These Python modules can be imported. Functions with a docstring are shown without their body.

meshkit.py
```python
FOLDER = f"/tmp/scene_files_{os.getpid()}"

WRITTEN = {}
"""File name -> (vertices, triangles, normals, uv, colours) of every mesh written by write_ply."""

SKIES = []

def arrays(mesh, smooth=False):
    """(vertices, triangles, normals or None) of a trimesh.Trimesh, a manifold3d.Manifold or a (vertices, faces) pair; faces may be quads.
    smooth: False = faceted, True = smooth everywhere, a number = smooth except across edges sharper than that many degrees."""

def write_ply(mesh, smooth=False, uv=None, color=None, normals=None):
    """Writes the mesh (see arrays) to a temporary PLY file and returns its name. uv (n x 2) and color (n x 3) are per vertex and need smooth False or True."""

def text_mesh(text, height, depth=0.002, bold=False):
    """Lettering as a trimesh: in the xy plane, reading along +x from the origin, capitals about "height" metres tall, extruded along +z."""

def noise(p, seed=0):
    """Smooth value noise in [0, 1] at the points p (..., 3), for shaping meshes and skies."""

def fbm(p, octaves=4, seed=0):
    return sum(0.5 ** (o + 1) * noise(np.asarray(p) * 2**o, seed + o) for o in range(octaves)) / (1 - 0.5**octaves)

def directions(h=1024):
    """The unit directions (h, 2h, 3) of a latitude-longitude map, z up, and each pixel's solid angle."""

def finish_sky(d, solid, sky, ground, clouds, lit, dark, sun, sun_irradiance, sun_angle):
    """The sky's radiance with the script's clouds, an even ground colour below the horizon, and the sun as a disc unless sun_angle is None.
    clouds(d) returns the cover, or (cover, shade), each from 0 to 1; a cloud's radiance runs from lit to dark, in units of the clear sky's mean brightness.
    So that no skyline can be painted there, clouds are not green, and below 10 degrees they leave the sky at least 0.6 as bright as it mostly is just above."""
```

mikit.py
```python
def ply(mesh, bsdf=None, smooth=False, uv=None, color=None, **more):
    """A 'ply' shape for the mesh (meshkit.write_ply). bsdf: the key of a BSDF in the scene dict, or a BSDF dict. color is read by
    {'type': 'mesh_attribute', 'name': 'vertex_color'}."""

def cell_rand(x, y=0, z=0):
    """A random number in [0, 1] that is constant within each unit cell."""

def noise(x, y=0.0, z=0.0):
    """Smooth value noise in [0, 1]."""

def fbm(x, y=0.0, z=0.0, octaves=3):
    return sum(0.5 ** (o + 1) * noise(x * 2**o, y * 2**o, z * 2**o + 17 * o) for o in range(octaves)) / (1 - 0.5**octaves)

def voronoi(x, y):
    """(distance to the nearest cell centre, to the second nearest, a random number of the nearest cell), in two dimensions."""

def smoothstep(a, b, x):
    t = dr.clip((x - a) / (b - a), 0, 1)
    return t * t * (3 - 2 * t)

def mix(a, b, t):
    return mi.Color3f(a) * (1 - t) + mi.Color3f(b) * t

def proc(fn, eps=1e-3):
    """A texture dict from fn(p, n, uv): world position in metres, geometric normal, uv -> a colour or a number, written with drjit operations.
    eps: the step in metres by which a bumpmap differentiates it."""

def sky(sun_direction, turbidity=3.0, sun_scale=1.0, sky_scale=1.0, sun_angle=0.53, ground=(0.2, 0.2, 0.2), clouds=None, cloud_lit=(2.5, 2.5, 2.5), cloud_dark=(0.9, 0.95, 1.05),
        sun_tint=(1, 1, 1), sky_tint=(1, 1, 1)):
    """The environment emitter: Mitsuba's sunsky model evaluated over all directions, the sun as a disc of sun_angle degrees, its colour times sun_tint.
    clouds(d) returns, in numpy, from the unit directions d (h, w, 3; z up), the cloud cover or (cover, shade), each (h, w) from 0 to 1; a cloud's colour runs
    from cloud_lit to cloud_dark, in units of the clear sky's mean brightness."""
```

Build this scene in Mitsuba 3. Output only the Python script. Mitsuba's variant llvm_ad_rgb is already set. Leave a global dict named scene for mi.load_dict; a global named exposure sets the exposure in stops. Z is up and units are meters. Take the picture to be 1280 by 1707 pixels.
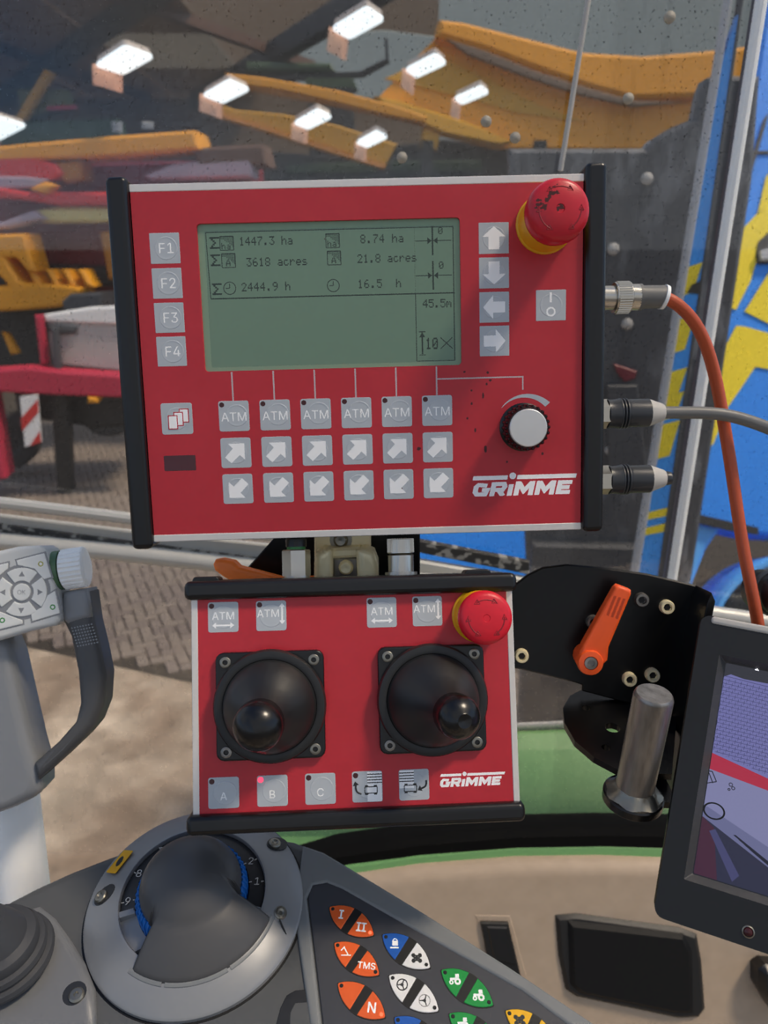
import math, random
import numpy as np, trimesh, mitsuba as mi, mikit, meshkit, drjit as dr
import mapbox_earcut
from shapely.geometry import Polygon, LineString, Point, box as sbox
from shapely import affinity
random.seed(7); RNG = np.random.default_rng(7)
scene, labels = {}, {}
# ------------------------------------------------------------------ camera, sky, exposure
IW, IH, FPX, PITCH = 1280, 1707, 1284.0, math.radians(18.8)
CAM = np.array([0, 0, 2.35])
RT, FW, UP = np.array([1., 0, 0]), np.array([0, math.cos(PITCH), -math.sin(PITCH)]), np.array([0, math.sin(PITCH), math.cos(PITCH)])
T = mi.ScalarTransform4f
scene['camera'] = {'type': 'thinlens', 'fov': math.degrees(2*math.atan(IW/2/FPX)), 'fov_axis': 'x', 'aperture_radius': 0.0015, 'focus_distance': 0.52,
                   'near_clip': 0.02, 'far_clip': 200.0, 'to_world': T().look_at(origin=CAM.tolist(), target=(CAM+FW).tolist(), up=UP.tolist())}
exposure = 2.0
def cloud_cover(d):
    n = meshkit.fbm(d*np.array([2.2, 2.2, 4.0])+3.1, 4)
    return np.clip((n-0.36)*4, 0, 1), np.clip((n-0.5)*3, 0, 1)
SUN = (0.50, -0.10, 0.86)
scene['sky'] = mikit.sky(SUN, turbidity=3.0, sun_scale=0.4, sky_scale=1.0, sun_angle=9.0, ground=(0.16, 0.155, 0.15), clouds=cloud_cover, cloud_lit=(1.7, 1.7, 1.7), cloud_dark=(0.9, 0.93, 1.0))

# ------------------------------------------------------------------ materials
def lin(c):
    if isinstance(c, str):
        c = [int(c[i:i+2], 16)/255 for i in (1, 3, 5)]
    return [x/12.92 if x <= 0.04045 else ((x+0.055)/1.055)**2.4 for x in c]
def mat(name, col, rough=0.5, metal=0.0, spec=0.5, coat=0.0, **k):
    base = {'type': 'rgb', 'value': lin(col)} if isinstance(col, (str, tuple)) else mikit.proc(col)
    d = {'type': 'principled', 'base_color': base, 'roughness': rough, 'metallic': metal, 'specular': spec, **k}
    if coat: d['clearcoat'] = coat; d['clearcoat_gloss'] = 0.9
    scene[name] = {'type': 'twosided', 'bsdf': d}
    return name
def mix3(a, b, t): return mikit.mix(lin(a), lin(b), t)
mat('m_black_plastic', '#0e0f11', 0.32); mat('m_black_gloss', '#0b0b0c', 0.27); mat('m_black_matte', '#131415', 0.5)
mat('m_boot', '#1d1e1f', 0.42); mat('m_black_paint', '#050506', 0.3, spec=.35); mat('m_black_deep', '#060607', 0.5)
mat('m_alu', '#dedad5', 0.4, 0.35); mat('m_nickel', '#c4bfb4', 0.24, 0.95); mat('m_chrome', '#d8d8d6', 0.16, 1.0); mat('m_zinc', '#f0e4ba', 0.36, 0.25)
mat('m_steel_dark', lambda p, n, uv: mix3('#5f5c58', '#b4b0aa', mikit.fbm(p.x*260+p.y*120, p.z*45, p.y*200, 4)), 0.36, 0.8); mat('m_screw', '#8d8a80', 0.35, 0.9); mat('m_knob_cap', '#d9d9d7', 0.4, 0.6)
mat('m_key', '#b0b7bd', 0.42); mat('m_key_dome', '#b4bbc1', 0.3); mat('m_white_print', '#f6f7f7', 0.5); mat('m_grey_print', '#b9a8ac', 0.5)
mat('m_dark_red', '#3f1418', 0.2); mat('m_dark_window', '#4a1519', 0.15); mat('m_red_print', '#b3232e', 0.5); mat('m_dark_print', '#232628', 0.5)
mat('m_stain', '#48161c', 0.6)
mat('m_button_red', '#c31a2b', 0.36); mat('m_button_red_bright', '#d3142a', 0.4); mat('m_button_mark', '#8a1822', 0.5); mat('m_yellow', '#d8a012', 0.4); mat('m_smear', '#4a1a1c', 0.7)
mat('m_lcd', '#6e8a76', 0.12); mat('m_lcd_border', '#7d9a80', 0.3); mat('m_lcd_ink', '#2c3b34', 0.4)
mat('m_orange_cable', '#b8502c', 0.4); mat('m_grey_cable', '#6a6a68', 0.45); mat('m_orange', '#ee5a22', 0.42); mat('m_sleeve', '#33363a', 0.35); mat('m_tan_grey', '#b6b3ad', 0.5); mat('m_green_ring', '#2f7a3a', 0.4)
mat('m_console', '#505253', 0.45); mat('m_console_edge', '#777a7b', 0.4); mat('m_ring', '#8b8d8f', 0.35, 0.25); mat('m_dome', '#4b4b4c', 0.42); mat('m_scale', '#26282b', 0.4); mat('m_blue', '#1766b8', 0.35)
mat('m_keypad', '#3c3e44', 0.45); mat('m_key_orange', '#e2602a', 0.4); mat('m_key_blue', '#1b58ad', 0.4); mat('m_key_white', '#e4e4e2', 0.4); mat('m_key_green', '#16903f', 0.4); mat('m_key_yellow', '#eab010', 0.4)
mat('m_seat_boot', '#3a3c40', 0.5); mat('m_handle_grey', '#83868a', 0.4, 0.1); mat('m_handle_light', '#bfc2c2', 0.4); mat('m_handle_dark', '#4d4e50', 0.45); mat('m_silver', '#f2f4f3', 0.35, 0.0)
mat('m_beige', lambda p, n, uv: mix3('#a4917c', '#b29f8a', mikit.fbm(p.x*60, p.y*60, p.z*60)), 0.6)
mat('m_green', '#6c9c60', 0.4); mat('m_rubber', '#060606', 0.85, spec=0.15); mat('m_rail', '#b9b8b2', 0.4, 0.2)
mat('m_band', lambda p, n, uv: mix3('#2c2c2b', '#8f8d86', mikit.smoothstep(0.52, 0.62, mikit.fbm(p.x*95, p.z*130, p.y*9))), 0.7)
def panel_red(p, n, uv):
    m = mikit.fbm(p.x*40+3, p.z*40, p.y*40, 4)
    return mix3('#b3212d', '#bd2a36', m)
mat('m_red_panel', panel_red, 0.42)
scene['led_on'] = {'type': 'twosided', 'bsdf': {'type': 'diffuse', 'reflectance': {'type': 'rgb', 'value': lin('#d01818')}}}
# ------------------------------------------------------------------ mesh helpers (local units: millimetres unless said)
class Mesh:
    def __init__(s, v, f): s.v, s.f = np.asarray(v, float).reshape(-1, 3), np.asarray(f, int).reshape(-1, 3)
    def mv(s, x=0, y=0, z=0): return Mesh(s.v+[x, y, z], s.f)
    def rot(s, ax, deg):
        a = math.radians(deg); c, n = math.cos(a), math.sin(a); i, j = {'x': (1, 2), 'y': (2, 0), 'z': (0, 1)}[ax]
        v = s.v.copy(); v[:, i], v[:, j] = c*s.v[:, i]-n*s.v[:, j], n*s.v[:, i]+c*s.v[:, j]
        return Mesh(v, s.f)
    def sc(s, x, y=None, z=None):
        k = np.array([x, x if y is None else y, x if z is None else z]); f = s.f if k.prod() > 0 else s.f[:, ::-1]
        return Mesh(s.v*k, f)
    def __add__(s, o): return Mesh(np.vstack([s.v, o.v]), np.vstack([s.f, o.f+len(s.v)]))
def join(ms):
    ms = list(ms); v, f, n = [], [], 0
    for m in ms: v.append(m.v); f.append(m.f+n); n += len(m.v)
    return Mesh(np.vstack(v), np.vstack(f))
def ccw(p):
    p = np.asarray(p, float); x, y = p[:, 0], p[:, 1]
    return p if np.sum(x*np.roll(y, -1)-np.roll(x, -1)*y) > 0 else p[::-1]
def inset(p, d):
    e = np.roll(p, -1, 0)-p; e /= np.linalg.norm(e, axis=1, keepdims=True)+1e-12
    n = np.stack([-e[:, 1], e[:, 0]], 1); m = np.roll(n, 1, 0)
    k = (n+m)/np.maximum(1+np.sum(n*m, 1, keepdims=True), 0.35)
    return p+k*d
def loft(rings, cap=True, closed=True):
    n, k = len(rings[0]), len(rings); v = np.vstack(rings); f = []
    for a in range(k-1):
        for i in range(n if closed else n-1):
            j = (i+1) % n; q = a*n
            f += [[q+i, q+j, q+n+j], [q+i, q+n+j, q+n+i]]
    if cap:
        t = mapbox_earcut.triangulate_float64(np.ascontiguousarray(cap_plane(rings[-1])), np.array([n], np.uint32)).reshape(-1, 3).astype(int)
        t2 = mapbox_earcut.triangulate_float64(np.ascontiguousarray(cap_plane(rings[0])), np.array([n], np.uint32)).reshape(-1, 3).astype(int)
        f += orient(t, cap_plane(rings[-1]), 1, (k-1)*n) + orient(t2, cap_plane(rings[0]), -1, 0)
    return Mesh(v, f)
def cap_plane(r):
    r = np.asarray(r, float); c = r-r.mean(0); u, s, vt = np.linalg.svd(c, full_matrices=False)
    nrm = np.zeros(3); a = r-r.mean(0)
    nrm = np.cross(a, np.roll(a, -1, 0)).sum(0); nrm /= np.linalg.norm(nrm)+1e-15
    x = vt[0]-nrm*(vt[0]@nrm); x /= np.linalg.norm(x); y = np.cross(nrm, x)
    return np.stack([c@x, c@y], 1)
def orient(t, p2, sgn, off):
    out = []
    for a, b, c in t:
        s = (p2[b, 0]-p2[a, 0])*(p2[c, 1]-p2[a, 1])-(p2[b, 1]-p2[a, 1])*(p2[c, 0]-p2[a, 0])
        out.append([a+off, b+off, c+off] if s*sgn > 0 else [a+off, c+off, b+off])
    return out
def at_z(p, z): return np.hstack([np.asarray(p, float), np.full((len(p), 1), z)])
def prism(poly, z0, z1, b=0.0, seg=3, bb=0.0):
    p = ccw(poly); r = []
    if bb: r += [at_z(inset(p, bb), z0), at_z(p, z0+bb)]
    else: r += [at_z(p, z0)]
    if b:
        r += [at_z(inset(p, b*(1-math.cos(t))), z1-b+b*math.sin(t)) for t in np.linspace(0, math.pi/2, seg+1)]
    else: r += [at_z(p, z1)]
    return loft(r)
def rrect(w, h, r, n=5, cx=0, cy=0):
    o = []
    for sx, sy, a0 in ((1, -1, -90), (1, 1, 0), (-1, 1, 90), (-1, -1, 180)):
        for a in np.radians(np.linspace(a0, a0+90, n)): o.append([cx+sx*(w/2-r)+r*math.cos(a), cy+sy*(h/2-r)+r*math.sin(a)])
    return np.array(o)
def rbox(w, h, z0, z1, r=2, b=1, n=4, bb=None, cx=0, cy=0): return prism(rrect(w, h, r, n, cx, cy), z0, z1, b, 3, b if bb is None else bb)
def box(x0, x1, y0, y1, z0, z1): return prism([[x0, y0], [x1, y0], [x1, y1], [x0, y1]], z0, z1)
def circ(r, n=32, cx=0, cy=0, a0=0): a = np.arange(n)/n*2*math.pi+a0; return np.stack([cx+r*np.cos(a), cy+r*np.sin(a)], 1)
def lathe(prof, n=48): return loft([at_z(circ(max(r, 1e-3), n), z) for r, z in prof])
def ring_poly(mesh_poly, z0, z1):            # shapely polygon with holes -> plain extrusion
    ms = []
    for g in getattr(mesh_poly, 'geoms', [mesh_poly]):
        if g.area < 1e-6: continue
        t = trimesh.creation.extrude_polygon(g, z1-z0, engine='earcut'); ms.append(Mesh(t.vertices, t.faces).mv(0, 0, z0))
    return join(ms)
def spline(pts, n=40):
    from scipy.interpolate import CubicSpline
    p = np.asarray(pts, float); d = np.r_[0, np.cumsum(np.linalg.norm(np.diff(p, axis=0), axis=1))]
    return CubicSpline(d, p)(np.linspace(0, d[-1], n))
def tube(pts, r, n=14, cap=True):
    p = np.asarray(pts, float); r = np.broadcast_to(r, (len(p),)); t = np.gradient(p, axis=0); t /= np.linalg.norm(t, axis=1, keepdims=True)
    u = np.cross(t[0], [0.3, 0.5, 0.8]); u /= np.linalg.norm(u); rings = []; a = np.arange(n)/n*2*math.pi
    for i in range(len(p)):
        u = u-t[i]*(u@t[i]); u /= np.linalg.norm(u); w = np.cross(t[i], u)
        rings.append(p[i]+r[i]*(np.cos(a)[:, None]*u+np.sin(a)[:, None]*w))
    return loft(rings, cap)
_txt = {}
def text(s, h, depth=0.12, bold=False, cx=None, cy=None, shear=0.0):
    k = (s, h, depth, bold)
    if k not in _txt:
        t = meshkit.text_mesh(s, h, depth, bold); _txt[k] = Mesh(t.vertices, t.faces)
    m = _txt[k]; v = m.v.copy(); v[:, 0] += shear*v[:, 1]
    if cx is not None: v[:, 0] += cx-(v[:, 0].min()+v[:, 0].max())/2
    if cy is not None: v[:, 1] += cy-(v[:, 1].min()+v[:, 1].max())/2
    return Mesh(v, m.f)
def ray(x, y): return RT*(x-IW/2)/FPX-UP*(y-IH/2)/FPX+FW
class Frame:
    """A place in the world: origin (m), axes; local coordinates are in millimetres (unit = 0.001) or metres."""
    def __init__(s, o, X, Y=None, N=None, unit=0.001):
        X = np.array(X, float)
        if N is None: X /= np.linalg.norm(X); N = np.cross(X, Y)
        N = np.array(N, float); N /= np.linalg.norm(N); X = X-N*(X@N); X /= np.linalg.norm(X)
        s.o, s.X, s.N, s.Y, s.u = np.array(o, float), X, N, np.cross(N, X), unit
    def w(s, v): v = np.asarray(v, float)*s.u; return s.o+v[:, :1]*s.X+v[:, 1:2]*s.Y+v[:, 2:3]*s.N
    def px(s, pts, z=0.0):
        o = s.o+s.N*z*s.u; out = []
        for x, y in pts:
            d = ray(x, y); p = CAM+d*(((o-CAM)@s.N)/(d@s.N))-o; out.append([p@s.X/s.u, p@s.Y/s.u])
        return np.array(out)
def at(x, y, depth): return CAM+ray(x, y)*depth
def frame_at(x, y, depth, N, X=(1, 0, 0), unit=0.001): return Frame(at(x, y, depth), X, N=N, unit=unit)
WORLD = Frame((0, 0, 0), (1, 0, 0), (0, 1, 0), unit=1.0)
counts = {}
def key_for(name):
    k = counts.get(name, 0); counts[name] = k+1
    return name if k == 0 else f'{name}_{k:03d}'
def obj(name, mesh, m, parent=None, fr=WORLD, smooth=35, label=None, **more):
    key = key_for((parent+'__' if parent else '')+name)
    scene[key] = mikit.ply(trimesh.Trimesh(fr.w(mesh.v), mesh.f, process=False), m, smooth=smooth, **more)
    if label: labels[key] = {'label': label}
    return key
def tag(key, label, cat, group=None, kind=None):
    labels[key] = {'label': label, 'category': cat}
    if group: labels[key]['group'] = group
    if kind: labels[key]['kind'] = kind
    return key
def struct(key):
    labels.setdefault(key, {})['kind'] = 'structure'; return key
def thing(name, label, cat, group=None, kind=None): return tag(key_for(name), label, cat, group, kind)
def glow(rgb): return {'emitter': {'type': 'area', 'radiance': {'type': 'rgb', 'value': list(rgb)}}}
# ================================================================== SETTING: shed, window, door (metres)
def ground_px(x, y, z=0.0):
    d = ray(x, y); return CAM+d*((z-CAM[2])/d[2])
mat('m_concrete', lambda p, n, uv: mikit.mix(lin('#907d6a'), lin('#dccbb3'), mikit.smoothstep(.3, .7, mikit.fbm(p.x*2.6, p.y*2.6, 0.3, 4)))*(0.6+0.6*mikit.fbm(p.x*11, p.y*11, 2.0, 3))*(1-.38*mikit.smoothstep(.42, .6, mikit.fbm(p.x*1.3+4, p.y*1.3, 5.0, 3))*mikit.smoothstep(3.2, 2.7, p.y+.1*mikit.noise(p.x*6, p.y*6))), 0.85)  # near mottled darkening is painted in place of the cast shade
mat('m_joint', '#3f3a34', 0.95)
for i, c in enumerate(('#7d726a', '#82776d', '#786d66', '#857a70')): mat(f'm_paver_{i}', c, 0.85)
struct(obj('floor', Mesh([[-30, -3, -.02], [30, -3, -.02], [30, 40, -.02], [-30, 40, -.02]], [[0, 1, 2], [0, 2, 3]]), 'm_joint'))
# poured concrete apron in front of the paving
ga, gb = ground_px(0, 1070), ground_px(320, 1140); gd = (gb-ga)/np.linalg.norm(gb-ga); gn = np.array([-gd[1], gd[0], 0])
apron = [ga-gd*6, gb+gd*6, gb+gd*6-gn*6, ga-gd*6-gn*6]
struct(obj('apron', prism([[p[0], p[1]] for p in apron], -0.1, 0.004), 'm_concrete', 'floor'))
# herringbone pavers: the 300 nearest in view one by one, the others as one mesh
GX, GY = 0.15, 0.075
brick = prism(rrect(GX-.009, GY-.009, .006, 2), -0.03, 0.0, 0.003, 1)
scene_paver = mikit.ply(trimesh.Trimesh(brick.v, brick.f, process=False), 'm_paver_0', smooth=False)
ang = math.atan2(gd[1], gd[0])+math.radians(45); ca, sa = math.cos(ang), math.sin(ang); spots = []
for i in range(-100, 150):
    for j in range(-100, 150):
        k = (i-j) % 4
        if k not in (0, 3): continue
        lx, ly = ((i+1)*GY, (j+.5)*GY) if k == 0 else ((i+.5)*GY, (j+1)*GY)
        c = ga+np.array([ca*lx-sa*ly, sa*lx+ca*ly, 0])
        if (c-ga)@gn < 0.1 or c[1] > 11 or c[0] > 1.5 or c[0] < -8: continue
        d = c-CAM; z = d@FW; x, y = IW/2+FPX*(d@RT)/z, IH/2-FPX*(d@UP)/z
        seen = -10 < x < 340 and 690 < y < 1170
        spots.append((not seen, float(np.linalg.norm(d)), c, math.degrees(ang)+(0 if k == 0 else 90)))
spots.sort(key=lambda s: s[:2])
rest = []
for n, (_, _, c, a) in enumerate(spots):
    z = random.uniform(-.0015, .0015)
    if n < 300:
        scene[key_for('floor__paver')] = {**scene_paver, 'bsdf': {'type': 'ref', 'id': f'm_paver_{random.randrange(4)}'}, 'to_world': T().translate([c[0], c[1], z]).rotate([0, 0, 1], a)}
    else: rest.append(Mesh(brick.v, brick.f).rot('z', a).mv(c[0], c[1], z))
kk = obj('far_pavers', join(rest), 'm_paver_1', 'floor', smooth=False); labels[kk] = {'kind': 'stuff'}
# back wall and pitched ceiling of the shed, sheets one by one
mat('m_wall', '#7e6a54', 0.8); 
def sheet(name, col, dt): scene[name] = {'type': 'principledthin', 'base_color': {'type': 'rgb', 'value': lin(col)}, 'roughness': .7, 'diff_trans': dt, 'spec_trans': 0.0}
sheet('m_sheet_dark', '#8a7866', .8); sheet('m_sheet_mid', '#a8a49c', 1.3); sheet('m_sheet_pale', '#a9b2ac', .8); mat('m_wall_pale', '#a9b2ac', .7); mat('m_rafter', '#2e2b28', 0.6); mat('m_purlin', '#5d4436', 0.7)
struct(obj('wall_back', box(-26, 1.6, 26, 26.2, 0, 10), 'm_wall'))
struct(obj('wall_right', box(1.6, 26, 26, 26.2, 0, 10), 'm_wall_pale'))
ck = struct('ceiling')
labels['ceiling'] = {'kind': 'structure'}
for i in range(16):
    x0 = -22+i*2.6
    for j in range(4 if i < 7 else 0):
        y0 = 12.4+j*3.4
        m = 'm_sheet_pale' if i >= 9 else ('m_sheet_mid' if (i*3+j*5) % 7 in (0, 3) else 'm_sheet_dark')
        obj('roof_sheet', box(x0+.02, x0+2.58, y0+.02, y0+3.38, 6.8, 6.84), m, 'ceiling')
def beam(a, b, w, h):
    a, b = np.array(a, float), np.array(b, float); t = (b-a)/np.linalg.norm(b-a); s = np.cross(t, [0, 0, 1.]); s /= np.linalg.norm(s); u = np.cross(s, t)
    q = [a+s*i*w/2+u*j*h/2 for i, j in ((-1, -1), (1, -1), (1, 1), (-1, 1))]
    return loft([np.array(q), np.array(q)+(b-a)])
def onz(x, y, z): return ground_px(x, y, z)
for n, (a, b, w, h) in enumerate([((700, -60), (130, 290), .34, .4), ((330, -60), (-40, 190), .3, .36)]):
    obj('rafter', beam(onz(*a, 6.6), onz(*b, 6.6), w, h), 'm_rafter', 'ceiling')
for a, b in [((-60, 60), (330, 190)), ((140, -30), (520, 110))]:
    obj('purlin', beam(onz(*a, 6.7), onz(*b, 6.7), .2, .2), 'm_purlin', 'ceiling')
# ---- lamps
mat('m_lamp_frame', '#d8cbbf', 0.5); mat('m_lamp_glow_paint', '#e6b498', 0.6); mat('m_lamp_lens', '#e8f2f4', 0.4)
LAMPS = [((155, 105), (207, 72), (260, 90), (205, 122), 1.0), ((334, 155), (383, 130), (418, 145), (372, 171), .97), ((487, 203), (530, 178), (555, 192), (514, 213), .80), ((592, 236), (628, 214), (648, 226), (612, 243), .70),
         ((550, 43), (612, 7), (644, 27), (582, 63), 1.05), ((673, 112), (728, 86), (746, 101), (694, 128), 1.05), ((755, 162), (803, 139), (816, 152), (770, 171), .92), ((-62, 218), (-5, 190), (44, 205), (2, 234), .95), ((800, -38), (862, -72), (915, -40), (872, -5), 1.05)]
WHERE = ['ceiling lamp at the left below the dark rafter end', 'ceiling lamp at the upper end of the thin yellow boom', 'ceiling lamp on the lower yellow beam, nearer its upper end', 'small ceiling lamp at the lower tip of the yellow beam',
         'largest ceiling lamp, beside the dark rafter at the top edge', 'ceiling lamp over the left corner of the wide yellow hopper', 'small ceiling lamp over the middle of the wide yellow hopper', 'ceiling lamp cut off by the left picture edge', 'ceiling lamp above the top edge over the hopper']
for (a, b, c, d, s), w in zip(LAMPS[:8], WHERE):
    z = 2.35+1.85*s; P = [onz(*q, z) for q in (a, b, c, d)]
    o = sum(P)/4; ex = ((P[1]-P[0])+(P[2]-P[3]))/2; ey = ((P[2]-P[1])+(P[3]-P[0]))/2
    L, Wd = np.linalg.norm(ex), np.linalg.norm(ey)
    t = thing('ceiling_lamp', 'lit white rectangular '+w, 'lamp', 'ceiling lamps of the shed')
    fr = Frame(o, ex, ey, unit=1.0); fl = fr.Y@ey/Wd; ky = (ex/L)@(ey/Wd)
    def para(g, z0, z1, b):
        q = np.array([[-1, -1], [1, -1], [1, 1], [-1, 1]])*g/2; p = np.stack([q[:, 0]*L+q[:, 1]*Wd*ky, q[:, 1]*Wd*fl], 1)
        r = inset(ccw(p), 0.0); pp = []
        for i in range(4):
            p0, p1, p2 = r[i-1], r[i], r[(i+1) % 4]; pp += [p1+(p0-p1)*.1, p1+(p0-p1)*.03+(p2-p1)*.03, p1+(p2-p1)*.1]
        return prism(pp, z0, z1, b, 1)
    obj('lens', para(.94, -.03, -.005, 0), 'm_lamp_lens', t, fr, smooth=False, **glow((.25, .285, .30)))
    obj('housing', para(.9, 0.0, .05, .01), 'm_lamp_frame', t, fr)
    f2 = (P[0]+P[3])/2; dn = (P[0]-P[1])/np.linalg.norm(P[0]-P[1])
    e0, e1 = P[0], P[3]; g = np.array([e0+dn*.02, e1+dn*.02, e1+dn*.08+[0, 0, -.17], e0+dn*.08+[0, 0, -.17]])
    obj('deflector', loft([g, g+[0, 0, -.015]]), 'm_lamp_glow_paint', t, smooth=False)  # added pinkish board, paints the glow streak below the lens
# ================================================================== machines beyond the window (depths in metres along the view)
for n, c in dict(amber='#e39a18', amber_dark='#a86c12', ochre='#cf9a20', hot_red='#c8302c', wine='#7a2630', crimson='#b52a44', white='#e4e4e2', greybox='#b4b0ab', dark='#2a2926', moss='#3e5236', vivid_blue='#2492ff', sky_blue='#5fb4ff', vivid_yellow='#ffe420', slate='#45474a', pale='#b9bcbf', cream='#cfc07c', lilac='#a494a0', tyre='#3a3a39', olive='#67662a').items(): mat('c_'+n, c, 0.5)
mat('c_refraction_blue', '#3aa2ff', .4); mat('c_refraction_yellow', '#f8e028', .4)
def slab(fr, pts, z0, z1, b=0.02): return prism(fr.px(pts), z0, z1, b, 1)
def facing(x, y, depth, yaw=0.0):
    a = math.radians(yaw); return frame_at(x, y, depth, (math.sin(a), -math.cos(a), 0), (math.cos(a), math.sin(a), 0), unit=1.0)
# yellow hopper (wide amber sheet with folded rim)
t = thing('yellow_hopper', 'wide amber hopper with long yellow boom and chute high in the shed', 'hopper')
f = frame_at(900, 160, 13.0, (0.15, -.9, .1), unit=1.0)
obj('side_sheet', slab(f, [(628, 165), (727, 62), (800, 88), (880, 118), (960, 142), (1040, 162), (1180, 160), (1290, 150), (1290, 248), (825, 247), (740, 226)], -.1, 0), 'c_amber', t, f)
obj('upper_rim', slab(f, [(727, 44), (765, 48), (860, 72), (960, 97), (1060, 103), (1150, 96), (1290, 80), (1290, 150), (1160, 168), (1040, 172), (960, 150), (880, 122), (800, 92), (722, 70)], 0.02, .3, .06), 'c_amber', t, f)
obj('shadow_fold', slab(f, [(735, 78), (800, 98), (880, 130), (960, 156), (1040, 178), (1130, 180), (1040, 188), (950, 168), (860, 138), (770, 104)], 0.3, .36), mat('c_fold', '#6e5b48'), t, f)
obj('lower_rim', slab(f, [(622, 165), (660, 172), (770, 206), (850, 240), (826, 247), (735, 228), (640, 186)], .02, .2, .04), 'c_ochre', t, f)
obj('left_post', slab(f, [(705, 215), (733, 220), (726, 252), (700, 246)], -.05, .1), 'c_ochre', t, f)
obj('inner_stripe', slab(f, [(640, 132), (727, 92), (790, 120), (900, 176), (980, 205), (860, 190), (770, 165)], 0.0, .03), 'c_ochre', t, f)
# thin yellow booms
f = facing(540, 170, 11.6)
obj('boom_beam', slab(f, [(376, 124), (440, 131), (560, 152), (660, 178), (712, 196), (708, 206), (640, 192), (560, 172), (470, 152), (384, 140)], -.1, .1), 'c_amber', t, f)
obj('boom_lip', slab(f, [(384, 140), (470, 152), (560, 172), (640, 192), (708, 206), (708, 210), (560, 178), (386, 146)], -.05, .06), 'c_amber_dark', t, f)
f = facing(520, 220, 12.3)
obj('chute_floor', slab(f, [(330, 160), (392, 183), (470, 190), (560, 208), (662, 240), (642, 277), (560, 250), (450, 215), (380, 195)], -.1, .0), 'c_ochre', t, f)
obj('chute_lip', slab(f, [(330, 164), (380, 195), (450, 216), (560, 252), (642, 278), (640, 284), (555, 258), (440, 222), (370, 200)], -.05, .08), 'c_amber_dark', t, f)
for x_ in (712, 640, 900): c_ = at(x_, 235, 12.8); obj('support_leg', box(c_[0]-.1, c_[0]+.1, c_[1]-.1, c_[1]+.1, -.02, c_[2]), 'c_dark', t)
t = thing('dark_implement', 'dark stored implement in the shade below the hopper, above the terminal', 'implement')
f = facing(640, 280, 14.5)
obj('body', slab(f, [(425, 250), (560, 262), (650, 244), (740, 232), (852, 246), (866, 300), (860, 640), (425, 640)], -.6, 0), 'c_dark', t, f)
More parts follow.
